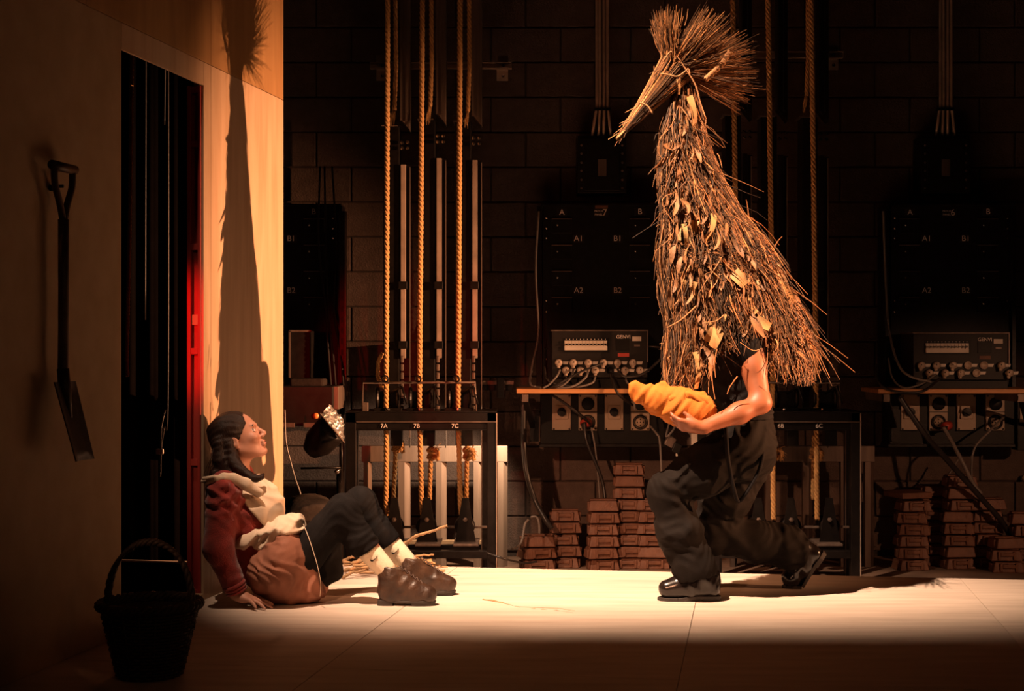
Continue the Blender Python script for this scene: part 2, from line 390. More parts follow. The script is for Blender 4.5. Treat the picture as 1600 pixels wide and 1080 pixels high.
# left scenery wall
E = Vector((0.1797, 0.9837, 0)); NW = Vector((0.9837, -0.1797, 0)); WEND = Vector((-1.152, 7.744, 0))
Rw = Matrix((( -E.x, NW.x, 0), (-E.y, NW.y, 0), (0, 0, 1)))     # local x = towards the camera, y = out of the wall
def wq(q, n, z): p = WEND - E * q + NW * n; return Vector((p.x, p.y, z))
def wbox(mb, q0, q1, z0, z1, n0, n1): return mb.box(wq((q0 + q1) / 2, (n0 + n1) / 2, (z0 + z1) / 2), (q1 - q0, n1 - n0, z1 - z0), Rw)
fr = MB()
for q0, q1, z0, z1 in ((0.003, 0.048, 0, 3.7), (1.93, 1.975, 0, 3.7), (2.9, 2.945, 0, 3.7), (4.0, 4.045, 0, 3.7), (0.95, 0.995, 2.36, 3.7),
                       (0.05, 1.93, 2.30, 2.345), (0.05, 1.06, 1.2, 1.245), (1.98, 4.0, 1.2, 1.245), (0.05, 4.0, 3.5, 3.545)):
    wbox(fr, q0, q1, z0, z1, -0.062, -0.0125)
wl = fr.build('wall_left', 'timber'); tag(wl, 'plywood scenery wall with a doorway', None, kind='structure')
G = 0.0016
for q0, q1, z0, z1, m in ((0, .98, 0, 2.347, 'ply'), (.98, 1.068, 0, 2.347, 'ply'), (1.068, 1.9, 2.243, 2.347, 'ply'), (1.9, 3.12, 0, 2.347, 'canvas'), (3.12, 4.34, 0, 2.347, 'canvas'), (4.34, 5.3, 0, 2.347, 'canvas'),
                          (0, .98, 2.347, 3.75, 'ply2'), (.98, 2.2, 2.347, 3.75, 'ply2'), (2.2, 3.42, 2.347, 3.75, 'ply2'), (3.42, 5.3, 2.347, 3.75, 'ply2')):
    mb = MB(); wbox(mb, q0 + G, q1 - G, z0 + 0.001, z1 - G, -0.012, 0.0); mb.build('panel', m, wl, bevel=0.001)
# ladder-framed door jamb, threshold
dj = MB(); wbox(dj, 1.045, 1.069, 0, 2.243, -0.024, -0.0122); jamb = dj.build('door_1', 'door_timber'); tag(jamb, 'deep red timber door lining in the doorway of the scenery wall', None, kind='structure')
for n0, n1 in ((-0.026, -0.0125), (-0.075, -0.057)):
    mb = MB(); wbox(mb, 1.05, 1.074, 0.0, 2.243, n0, n1); mb.build('stile', 'door_timber', jamb, bevel=0.002)
mb = MB(); wbox(mb, 1.035, 1.045, 0.0, 2.243, -0.075, -0.0125); mb.build('lining_board', 'door_timber', jamb)
for z in (0.03, 0.60, 1.085, 1.54, 1.99, 2.225):
    mb = MB(); wbox(mb, 1.045, 1.073, z - 0.014, z + 0.014, -0.057, -0.026); mb.build('rung', 'door_timber', jamb, bevel=0.001)
mb = MB(); wbox(mb, 1.07, 1.90, 0, 0.030, -0.062, 0.0); th = mb.build('trim_1', 'threshold', bevel=0.004); tag(th, 'pale timber sill across the doorway', None, kind='structure')

mb = MB(); wbox(mb, 0.06, 4.2, 0.0005, 0.006, -1.7, -0.066); o = mb.build('floor_shade', 'drape'); tag(o, 'added black sheet standing in for shade on the deck behind the scenery wall', None, kind='structure')  # thin black sheet added to put shade on the deck here
# spotlights out of view, with the barn doors that cut their beams
def barn_door(root, lamp, a, b, out, d=0.4):
    """A metal flap whose inner edge lies on the rays from the lamp through a and b and which reaches outwards."""
    lamp, a, b, out = Vector(lamp), Vector(a), Vector(b), Vector(out).normalized()
    p, q = lamp + (a - lamp).normalized() * d, lamp + (b - lamp).normalized() * d
    MB().prism([p, q, q + out * .55, p + out * .55], (q - p).cross(out).normalized() * .003).build('barn_door', 'black', root)
def lamp_thing(loc, aim, label):
    t = thing('spotlight', label, 'spotlight', tuple(loc)); d = (Vector(aim) - Vector(loc)).normalized()
    MB().lathe([(.001, -.32), (.09, -.30), (.11, -.12), (.11, -.05), (.10, -.05), (.09, -.12), (.001, -.12)], Vector(loc), d, 20).build('housing', 'black', t, True)
    return t
kl = lamp_thing(KEY_LOC, KEY_AIM, 'overhead stage spotlight with a barn door aimed at the lit deck')
barn_door(kl, KEY_LOC, (-2.4, KEY_CUT, 0), (4.5, KEY_CUT + .0, 0), (0, -1, .25))
sl = lamp_thing(SIDE_LOC, SIDE_AIM, 'low side spotlight with a barn door aimed at the plywood wall')
barn_door(sl, SIDE_LOC, wq(SIDE_CUT, 0, -1.5), wq(SIDE_CUT, 0, 4), (0, -1, 0))

# ------------------------------------------------------------------ backstage: rope-lock frames, guide tracks and ropes
def frame_unit(u_shift, label, num, right_only=False):
    Y = 8.75; s = px(Y)
    t = thing('rope_lock_frame', label, 'steel frame', (P(658 + u_shift, 540, Y).x, Y, FZ))
    U = lambda u: u + u_shift
    def bx(name, u0, v0, u1, v1, y, d, m='steel', parent=t, bev=0.003): return MB().pbox(U(u0), v0, U(u1), v1, y, d).build(name, m, parent, bevel=bev)
    vb = 540 + (CH - FZ) / Y * F
    for u0, u1, y in ((540, 556, Y), (761, 776, Y), (546, 559, Y + 0.27), (752, 764, Y + 0.27)): bx('leg', u0, 645, u1, 540 + (CH - FZ) / y * F, y, 0.055)
    bx('top_rail', 540, 645, 777, 661, Y, 0.06); bx('top_plate', 541, 642.5, 776, 645, Y, 0.33)
    bx('header', 556, 661, 761, 671, Y + 0.012, 0.04); bx('header_lip', 556, 658.5, 776, 660.5, Y - 0.008, 0.01, 'track')
    bx('header_panel', 556, 671, 761, 673, Y + 0.01, 0.03)
    bx('bottom_rail', 556, 861, 761, 873, Y, 0.05); bx('rear_rail', 556, 852, 761, 860, Y + 0.27, 0.05); bx('axle', 556, 822, 761, 826, Y + 0.22, 0.012, 'track')
    bx('leg_highlight', 775.3, 646, 776.8, vb, Y - .006, .012, 'galv', bev=.001); bx('leg_highlight', 752, 673, 753.2, vb, Y + .262, .01, 'track', bev=.001)  # pale strips paint a bright edge highlight onto the legs
    # guard rail above the locks
    g = MB(); g.tube([P(U(566), 645, Y + .05), P(U(567.5), 598, Y + .05), P(U(743), 598, Y + .05), P(U(744), 645, Y + .05)], 0.0065, 8); g.build('guard_rail', 'track', t, True)
    bx('guard_foot', 566, 629, 575, 643, Y + .04, 0.03, 'track')
    for k, (uc, nm) in enumerate(((606, 'A'), (657, 'B'), (717, 'C'))):
        # rope lock: two cheek plates with cams and a lever
        lk = MB()
        for du in (-18, 14): lk.lathe([(0.001, 0), (0.058, 0), (0.066, .01), (0.058, .02), (0.04, .022), (0.036, .012), (0.001, .012)], P(U(uc + du), 622, Y + .12), (1, 0, 0), 22)
        lk.pbox(U(uc - 17), 612, U(uc + 15), 642, Y + .11, 0.09); lk.pbox(U(uc - 22), 638, U(uc + 22), 643, Y + .06, 0.16)
        b = lk.build('rope_lock', 'steel', t, bevel=0.002)
        MB().tube([P(U(uc + 4), 615, Y + .09), P(U(uc + 22), 604, Y + .05), P(U(uc + 30), 632, Y + .04)], [0.009, 0.008, 0.005], 8).build('lever', 'steel', b, True)
        MB().lathe([(0.001, 0), (.012, 0), (.012, .008), (.001, .011)], P(U(uc), 640, Y + .055), (0, -1, 0), 8).build('bolt', 'chrome', b)
        rg = MB().torus(P(U(uc - 4), 592, Y + .02), 0.018, 0.005, (0.3, 1, 0.2), 16, 6); rg.build('ring', 'steel', b, True)
        if not (right_only and nm == 'A'):
            text(num + nm, t, P(U(uc - 6), 666, Y + .002), 0.034)
        # hanging box under the header with the lock foot
        bx('lock_box', uc + 4, 673, uc + 22, 697, Y + .15, 0.1, 'black')
        # tension block: triangular cheek plates, wheel and foot
        ub = uc + 7
        tri = MB()
        for y in (Y + .13, Y + .27):
            tri.prism([P(U(ub - 2), 778, y), P(U(ub + 8), 778, y), P(U(ub + 20), 850, y), P(U(ub - 13), 850, y)], (0, .008, 0))
        tb = tri.build('tension_block', 'steel', t, bevel=0.001)
        MB().lathe([(.001, -.03), (.055, -.03), (.06, -.022), (.043, 0), (.06, .022), (.055, .03), (.001, .03)], P(U(ub + 2), 822, Y + .205), (0, 1, 0), 24).build('wheel', 'steel', tb, True)
        MB().lathe([(.001, 0), (.013, 0), (.013, .014), (.001, .017)], P(U(ub + 3), 812, Y + .12), (0, -1, 0), 6).build('nut', 'track', tb)
        MB().pbox(U(ub - 16), 850, U(ub + 24), 854, Y + .04, 0.28).build('foot', 'track', tb, bevel=0.002)
    return t
frame7 = frame_unit(0, 'black steel rope lock frame with three ropes beside the seated person', '7')
frame6 = frame_unit(569, 'dim black steel rope lock frame behind the kneeling performer', '6', True)

def track_unit(u, cols, label, m='track', bright=True):  # bright set gets paler steel, its light put into the colour
    """One counterweight guide: upper channel with a slanted foot, black rope box, lower channel with clamps."""
    Y = 9.15; t = thing('guide_track', label, 'guide track', (P(u, 540, Y).x, Y, FZ), 'counterweight guide tracks')
    vt, vb = cols
    up = MB(); ztop = 3.6
    a, b, c2, d2 = P(u + 23, vt - 14, Y), P(u + 39, vt + 6, Y), P(u + 39, 540, Y), P(u + 23, 540, Y)
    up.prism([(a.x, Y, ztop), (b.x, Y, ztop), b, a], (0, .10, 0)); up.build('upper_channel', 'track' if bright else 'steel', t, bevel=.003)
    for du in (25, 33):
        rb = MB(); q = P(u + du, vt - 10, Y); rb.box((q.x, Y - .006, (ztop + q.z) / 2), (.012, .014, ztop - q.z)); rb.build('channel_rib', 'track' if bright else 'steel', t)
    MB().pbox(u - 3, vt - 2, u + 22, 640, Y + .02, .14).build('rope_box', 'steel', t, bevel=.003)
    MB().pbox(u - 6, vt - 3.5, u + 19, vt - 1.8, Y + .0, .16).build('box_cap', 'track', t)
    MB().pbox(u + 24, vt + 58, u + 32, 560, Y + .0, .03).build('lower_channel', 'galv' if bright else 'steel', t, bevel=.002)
    MB().pbox(u + 32, vt + 60, u + 39, 560, Y + .02, .05).build('channel_web', 'steel', t)
    MB().pbox(u + 37.5, vt + 62, u + 39, 700, Y + .0, .03).build('channel_edge', 'track', t)
    for v in (440, 533): MB().pbox(u + 20, v, u + 34, v + 12, Y - .03, .07).build('clamp', 'steel', t, bevel=.003)
    for k in range(4):
        MB().lathe([(.001, 0), (.011, 0), (.011, .012), (.001, .014)], P(u + (26 + 9 * (k % 2)), vt + 24 + 9 * (k // 2), Y - .012), (0, -1, 0), 8).build('bolt', 'chrome', t)
    # notched lever bar standing behind the locks
    nb = MB()
    for k in range(7): nb.pbox(u + 23.5, 556 + k * 13, u + 28.5, 567 + k * 13, Y - .05, .02)
    nb.build('notched_bar', 'track', t, bevel=.004)
    return t
for u, vt, lab in ((602, 199, 'steel guide track behind the rope at 7A on the lit frame'), (658, 189, 'steel guide track behind the middle rope at 7B on the lit frame'), (714, 192, 'steel guide track behind the rope at 7C on the lit frame')):
    track_unit(u, (vt, 0), lab)
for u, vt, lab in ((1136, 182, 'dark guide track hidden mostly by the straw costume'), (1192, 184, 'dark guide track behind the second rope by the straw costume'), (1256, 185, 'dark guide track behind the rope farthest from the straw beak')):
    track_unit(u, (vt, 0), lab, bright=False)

def strut(u0, u1, v, brs, label):
    Y = 9.5; t = thing('wall_strut', label, 'steel bar', P((u0 + u1) / 2, v, Y))
    b = MB(); b.pbox(u0, v - 5, u1, v - 3.4, Y, .04); b.pbox(u0, v + 3.4, u1, v + 5, Y, .04); b.pbox(u0, v - 5, u1, v + 5, Y + .036, .004)
    b.build('channel', 'galv', t)
    for u in brs:
        q = MB(); q.pbox(u - 9, v - 16, u + 9, v + 24, Y + .045, .012); q.pbox(u - 9, v + 3, u + 9, v + 6.5, Y - .02, .07); pl = q.build('bracket', 'galv', t, bevel=.002)
        for dv in (0, 16): MB().lathe([(.001, 0), (.011, 0), (.011, .012), (.001, .014)], P(u + 1, v + dv + 1, Y + (-.002 if dv == 0 else .044)), (0, -1, 0), 6).build('bolt', 'chrome', pl)
strut(578, 800, 102, (597, 785), 'bright horizontal steel strut with bolted brackets across the rope tracks')
strut(1150, 1318, 85, (1301,), 'dim horizontal steel strut behind the straw bird head')

def hemp(name, pts, r, label, group=None, cat='rope'):
    mb = MB(); rope_mesh(mb, pts, r); o = mb.build(name, 'rope', None, True, origin=tuple(Vector(pts[-1]))); return tag(o, label, cat, group)
RZ = 3.35
def uprope(u0, u1, Y, v_end, bend=0): return [Vector((P(u0, 0, Y).x, Y, RZ)), P(u0, 0, Y), P((u0 + u1) / 2 + bend, v_end / 2, Y), P(u1, v_end, Y)]
Yr = 8.74
for (u0, u1, ub, vb2, nm) in ((605.5, 603.5, 603.5, 806, 'first rope of the lit frame, nearest the seated person'), (660, 655.5, 659, 814, 'middle rope of the three on the lit frame'), (719, 716, 720, 818, 'rope at 7C on the lit frame, nearest the patch panel')):
    pts = uprope(u0, u1, Yr + .08, 600) + [P(u1 + .2, 645, Yr + .1), P((u1 + ub) / 2, 730, Yr + .12), P(ub - .5, 790, Yr + .16), P(ub + 3, vb2, Yr + .2)]
    hemp('hemp_rope', pts, .0158, 'long hemp rope, ' + nm, 'long hemp hauling ropes')
for (u0, u1, v1, nm) in ((1145, 1150, 470, 'running down behind the neck of the straw costume'), (1200, 1207, 600, 'beside the straw costume, middle of its frame'), (1267, 1275, 600, 'clear of the straw costume, passing its trailing twigs')):
    pts = uprope(u0, u1, Yr + .08, v1, .6) + [P(u1 + .5, 645, Yr + .1), P(u1 + 1, 740, Yr + .12), P(u1 + 2, 812, Yr + .18)]
    hemp('hemp_rope', pts, .0162, 'long hemp rope ' + nm, 'long hemp hauling ropes')
for (u, v1, nm) in ((618, 172, 'upper back rope ending in a frayed tail behind the first rope'), (674, 168, 'upper back rope ending in a frayed tail behind the middle rope'), (733, 175, 'upper back rope ending in a frayed tail behind the 7C rope'), (1262, 150, 'short back rope with frayed tail by the rope clear of the costume')):
    Y = 9.0; pts = [Vector((P(u, 0, Y).x, Y, RZ)), P(u, 0, Y), P(u + .5, v1 * .6, Y), P(u - 2, v1, Y)]
    o = hemp('back_rope', pts, .0135, nm, 'frayed back ropes')
    fr = MB()
    for k in range(16):
        a = P(u - 2 + random.uniform(-2, 2), v1 - random.uniform(0, 8), Y); b = P(u - 6 + random.uniform(-3, 4), v1 + random.uniform(10, 28), Y + random.uniform(-.02, .02))
        fr.tube([a, a.lerp(b, .5) + Vector((random.uniform(-.006, .006), random.uniform(-.01, .01), 0)), b], [.003, .0028, .0012], 4)
    fr.build('frayed_end', 'rope', o, True)
for (u0, u1, v0, v1, nm) in ((619, 614.5, 690, 781, 'short brightly lit rope on the first tension block of the lit frame'), (674, 671, 690, 781, 'short brightly lit rope on the middle tension block of the lit frame'), (730, 728.5, 690, 781, 'short brightly lit rope on the 7C tension block'),
                            (1210, 1207, 690, 781, 'short dim rope behind the performer, on the middle tension block'), (1272, 1270, 690, 781, 'short dim rope behind the performer, on the outer tension block')):
    Y = 9.0; pts = [P(u0, v0 - 10, Y), P((u0 + u1) / 2, (v0 + v1) / 2, Y), P(u1, v1, Y)]
    o = hemp('tail_rope', pts, .014, nm, 'short ropes of the tension blocks')
    kn = MB(); cpt = P(u0 + 3, v0 + (8 if u0 < 650 else 20), Y - .01)
    pp = [cpt + Vector((math.cos(a * 1.9) * .03, math.sin(a * 1.3) * .018 - .012, -0.034 + .0115 * a + .02 * math.sin(a * 1.9))) for a in np.linspace(0, 6.5, 26)]
    rope_mesh(kn, pp, .0125, .06); kn.build('knot', 'rope', o, True)
    ft = MB()
    for k in range(10):
        a = cpt + Vector((.01, -.01, .02)); b = a + Vector((random.uniform(-.02, .05), random.uniform(-.04, 0), random.uniform(-.06, .05))); ft.tube([a, a.lerp(b, .5) + Vector((0, 0, .008)), b], [.003, .0025, .001], 4)
    ft.build('frayed_end', 'rope', o, True)
# coiled bright rope loop beside the first rope
mb = MB(); Y = 8.85
rope_mesh(mb, [P(597, 552, Y), P(591, 566, Y), P(590, 588, Y), P(596, 603, Y), P(602, 606, Y + .03), P(605, 596, Y + .05)], .0125, .06)
o = mb.build('rope_loop', 'rope', None, True, origin=tuple(P(596, 603, Y))); tag(o, 'small bright rope loop hanging on the lock at 7A', 'rope')

# slatted rack of pale timber behind the lit frame and a dim one, its shade put into darker materials
def slat_rack(sh, label, lit):
    Y = 9.42; t = thing('slatted_rack', label, 'timber rack', (P(680 + sh, 540, Y).x, Y, FZ))
    MB().pbox(565 + sh, 697, 793 + sh, 722, Y, .05).build('rail', 'slat' if lit else 'track', t, bevel=.003)
    MB().pbox(575 + sh, 845, 760 + sh, 853, Y, .05).build('lower_rail', 'timber' if lit else 'steel', t, bevel=.003)
    for u0, u1 in ((568, 579), (622, 640), (681, 697), (740, 753), (778, 793)):
        q = MB(); a, b, c3 = P(u0 + sh, 722, Y), P((u0 + u1) / 2 + 1 + sh, 722, Y), P(u1 + sh, 722, Y)
        for x0, x1, y0, y1 in ((a.x, b.x, Y + .002, Y + .004), (b.x, c3.x, Y + .004, Y + .038)):
            q.add([(x0, y0, a.z), (x1, y0 if x0 == a.x else y1, a.z), (x1, y0 if x0 == a.x else y1, FZ), (x0, y0, FZ), (x0, y0 + .05, a.z), (x1, y1 + .05, a.z), (x1, y1 + .05, FZ), (x0, y0 + .05, FZ)],
                  [(3, 2, 1, 0), (4, 5, 6, 7), (0, 1, 5, 4), (1, 2, 6, 5), (2, 3, 7, 6), (3, 0, 4, 7)])
        q.build('upright', 'slat' if lit else 'track', t)
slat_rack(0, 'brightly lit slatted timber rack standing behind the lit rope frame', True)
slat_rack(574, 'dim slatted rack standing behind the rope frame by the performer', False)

# ------------------------------------------------------------------ patch panels, dimmers, shelves, sockets
def screws(mb, pts, Y, r=.007):
    for u, v in pts: mb.lathe([(.0005, 0), (r, 0), (r * .9, .004), (.0005, .006)], P(u, v, Y), (0, -1, 0), 8)
def patch_panel(sh, num, label, full=True):
    Y = 9.6; t = thing('patch_panel', label, 'patch panel', (P(945 + sh, 540, Y).x, Y, FZ))
    MB().pbox(848 + sh, 320, 1040 + sh, 602, Y, .28).build('cabinet', 'black', t, bevel=.004)
    MB().pbox(846 + sh, 318.5, 1042 + sh, 321, Y - .012, .3).build('top_edge', 'steel', t)
    for u0 in (839, 1037): MB().pbox(u0 + sh, 322, u0 + 7 + sh, 612, Y - .03, .2).build('side_rail', 'steel', t, bevel=.003)
    sc = MB(); screws(sc, [(u + sh, v) for u in (854, 1030) for v in (341, 357, 372, 470, 487, 545, 561)], Y); s_ = sc.build('screw', 'chrome', t); s_['kind'] = 'stuff'
    for name, u, v in (('A', 878, 332), ('B', 1000, 331), ('A1', 904, 373), ('B1', 965, 373), ('A2', 904, 454), ('B2', 965, 454)):
        lp = MB().pbox(u - 8 + sh, v - 6, u + 8 + sh, v + 6, Y - .004, .006).build('label_plate', 'dimmer', t); text(name, lp, P(u + sh, v, Y - .006), .05)
    if num:
        lp = MB().pbox(929 + sh, 327, 951 + sh, 338, Y - .004, .006).build('label_plate', 'dimmer', t)
        text(num, lp, P(945 + sh, 332.5, Y - .006), .058); text('PATCH', lp, P(935.5 + sh, 330, Y - .006), .017); text('PANEL', lp, P(935.5 + sh, 335.5, Y - .006), .017)
        MB().pbox(930 + sh, 320.5, 950 + sh, 326, Y - .004, .006).build('tape_strip', 'padding' if not full else 'weight', t)
    for u0 in (862, 984):
        for v0 in (342, 383, 424, 465):
            d = MB().pbox(u0 + sh, v0, u0 + 32 + sh, v0 + 22, Y - .01, .014).build('socket_door', 'black', t, bevel=.002)
            MB().pbox(u0 + sh, v0 - .6, u0 + 32 + sh, v0 + .6, Y - .022, .014).build('door_lip', 'track', d)
            MB().lathe([(.0005, 0), (.009, 0), (.007, .008), (.0005, .01)], P(u0 + 9 + sh, v0 + 10, Y - .01), (0, -1, 0), 10).build('latch', 'chrome', d, True)
    return t
pp7 = patch_panel(0, '7', 'black patch panel 7 cabinet above the lit dimmer box')
pp6 = patch_panel(544, '6', 'unlit black patch panel 6 cabinet above the dim dimmer box', False)
pp8 = patch_panel(-510, '', 'dark patch panel cabinet partly hidden behind the scenery wall', False)

def junction(u, label, ulabel):
    Y = 9.66; t = thing('junction_box', label, 'junction box', P(u, 300, Y))
    MB().pbox(u - 38, 212, u + 38, 302, Y, .2).build('box', 'black', t, bevel=.004)
    MB().pbox(u - 28, 216, u + 28, 298, Y - .012, .014).build('lid', 'black', t, bevel=.003)
    MB().pbox(u - 6, 249, u + 7, 275, Y - .016, .006).build('label_plate', 'track', t)
    sc = MB(); screws(sc, [(u + d, v) for d in (-32, 32) for v in (227, 240, 254, 267, 281, 294)], Y, .008); s_ = sc.build('screw', 'track', t); s_['kind'] = 'stuff'
    for k, (du, db) in enumerate(((-8, -15), (-3, -5), (3.5, 3), (9, 14))):
        pts = [Vector((P(u + du, 0, Y).x, Y + .02, 3.6)), P(u + du, 0, Y + .02), P(u + du, 165, Y + .02), P(u + (du + db) / 2, 188, Y + .02), P(u + db, 213, Y + .03)]
        MB().tube(pts, .0095, 10).build('conduit', 'galv', t, True)
    MB().pbox(u - 12, 168, u + 14, 172, Y - .002, .05).build('conduit_clip', 'steel', t)
junction(940.5, 'black junction box with four conduits under the straw beak', 1)
junction(1477.5, 'nearly invisible black junction box with four conduits above patch panel 6', 1)

def shelf_unit(sh, label, u1=1046):
    Y = 9.1; t = thing('wooden_shelf', label, 'shelf', (P(930 + sh, 540, Y).x, Y, P(0, 615, Y).z))
    MB().pbox(807 + sh, 608, u1 + sh, 615, Y, .44).build('board', 'shelfwood', t, bevel=.003)
    for u in (820, 1030):
        if u > u1: continue
        b = MB(); b.pbox(u - 6 + sh, 616, u + 7 + sh, 628, Y + .03, .004); b.pbox(u - 6 + sh, 616, u - 4.6 + sh, 628, Y + .03, .44); b.pbox(u + 5.6 + sh, 616, u + 7 + sh, 628, Y + .03, .44); b.pbox(u - 4 + sh, 619, u + 5 + sh, 626, Y + .026, .006)
        br = b.build('bracket', 'track', t)
        MB().tube([P(u + 1 + sh, 626, Y + .08), P(u + 12 + sh, 665, Y + .46)], .022, 4).build('brace', 'steel', br)
        MB().pbox(u + 8 + sh, 640, u + 22 + sh, 690, Y + .47, .02).build('wall_plate', 'steel', br)
    return t
shelf_unit(0, 'lit wooden shelf carrying the dimmer box with patch panel 7'); shelf_unit(565, 'dim wooden shelf carrying the dimmer box under patch panel 6', 1060)

def dimmer(sh, dv, plugs_up, plugs_lo, label, which, w=(862, 1012)):
    Y = 9.22; t = thing('dimmer_box', label, 'dimmer', (P((w[0] + w[1]) / 2 + sh, 540, Y).x, Y, P(0, 606, Y).z))
    MB().pbox(w[0] + sh, 517 + dv, w[1] + sh, 590 + dv, Y, .3).build('casing', 'dimmer', t, bevel=.004)
    MB().pbox(w[0] + sh - 1, 515.6 + dv, w[1] + sh + 1, 517.6 + dv, Y - .012, .32).build('top_rim', 'track', t, bevel=.001)
    MB().pbox(w[1] + sh - .8, 517 + dv, w[1] + sh + .8, 566 + dv, Y - .012, .05).build('side_rim', 'track', t)
    MB().pbox(w[0] + 4 + sh, 590 + dv, w[1] - 2 + sh, 607 + dv * .1, Y + .03, .26).build('plinth', 'black', t, bevel=.003)
    MB().pbox(881 + sh, 528 + dv, 952 + sh, 551 + dv, Y - .004, .006).build('breaker_recess', 'black', t)
    br = MB(); u0, u1 = 882 + sh, 949 + sh; n = 12
    MB().pbox(u0, 541 + dv, u1, 547.5 + dv, Y - .02, .02).build('breaker_strip', 'white', t, bevel=.001)
    for k in range(n):
        a = u0 + (u1 - u0) * k / n; b = u0 + (u1 - u0) * (k + 1) / n
        q = MB().pbox(a + .25, 532.6 + dv, b - .25, 536.6 + dv, Y - .02, .02).pbox(a + .25, 536.6 + dv, b - .25, 541 + dv, Y - .012, .012).build('breaker', 'white', t)
        MB().pbox(a + 1.4, 537.4 + dv, b - 1.4, 539.2 + dv, Y - .03, .02).build('switch', 'black', q)
        MB().pbox(a + 2, 529.6 + dv, b - 2.6, 531 + dv, Y - .006, .003).build('number_mark', 'letter', t)
    MB().pbox(963 + sh, 529 + dv, 984 + sh, 548 + dv, Y - .005, .008).build('display', 'black', t, bevel=.001)
    text('GENVI', t, P(974 + sh, 526.8 + dv, Y - .002), .030)
    MB().pbox(988 + sh, 526 + dv, 1002 + sh, 533 + dv, Y - .003, .005).build('label_plate', 'white', t)
    MB().pbox(991 + sh, 538.5 + dv, 1000 + sh, 541.5 + dv, Y - .003, .005).build('label_plate', 'track', t)
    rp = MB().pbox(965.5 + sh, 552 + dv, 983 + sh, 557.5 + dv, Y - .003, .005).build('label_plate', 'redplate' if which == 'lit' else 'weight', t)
    for lst, v, row in ((plugs_up, 567, 'upper'), (plugs_lo, 579, 'lower')):
        for i, (u, kind) in enumerate(lst):
            u_, v_ = u, v + dv
            sk = MB().lathe([(.001, 0), (.024, 0), (.024, .012), (.020, .013), (.019, .004), (.001, .004)], P(u_, v_, Y), (0, -1, 0), 18).build('socket', 'black' if kind != 'empty' else 'plug', t, True)
            lp = MB(); a = P(u_ + 6.5, v_ + 2.4, Y - .006); b = P(u_ + 14.5, v_ + 2.4, Y - .006); c4 = P(u_ + 16, v_ - 2.2, Y - .006); d4 = P(u_ + 6.5, v_ - 2.2, Y - .006)
            lp.prism([a, b, c4, d4], (0, .005, 0)); lp = lp.build('number_plate', 'white', t)
            if kind == 'plug':
                lab = f'round white plug in the {ORD[i]} {row} socket of the {which} dimmer box'
                pg = thing('power_plug', lab, 'plug', P(u_, v_, Y), f'plugs in the {which} dimmer box')
                q = MB().lathe([(.001, .002), (.021, .002), (.0225, .02), (.020, .036), (.012, .040), (.001, .041)], P(u_, v_, Y - .004), (0, -1, 0), 18)
                q.build('body', 'plug', pg, True)
                g = MB().tube([P(u_, v_ + 3, Y - .026), P(u_ + .3, v_ + 8.5, Y - .032)], [.013, .009], 10); g.build('cable_gland', 'plug', pg, True)
                MB().lathe([(.0005, 0), (.004, 0), (.004, .002), (.0005, .003)], P(u_ + 1.2, v_ - 1, Y - .045), (0, -1, 0), 8).build('screw', 'steel', pg)
    return t
ORD = ['first', 'second', 'third', 'fourth', 'fifth', 'sixth', 'seventh']
dimmer(0, 0, [(872.6, 'plug'), (895.4, 'plug'), (918.8, 'plug'), (942.5, 'plug'), (964.5, 'plug'), (988.5, 'plug')], [(884, 'plug'), (906.7, 'plug'), (930, 'plug'), (953, 'none'), (976, 'plug'), (999.5, 'plug')], 'lit black dimmer box with white breakers on the wooden shelf', 'lit')
dimmer(565, 4, [(1438.6, 'plug'), (1462.3, 'plug'), (1488, 'plug'), (1511.7, 'empty'), (1537, 'empty'), (1563.6, 'plug')], [(1451, 'plug'), (1475.6, 'plug'), (1500, 'plug'), (1525, 'empty'), (1576, 'plug')], 'dim dimmer box with white breakers under patch panel 6', 'dim')

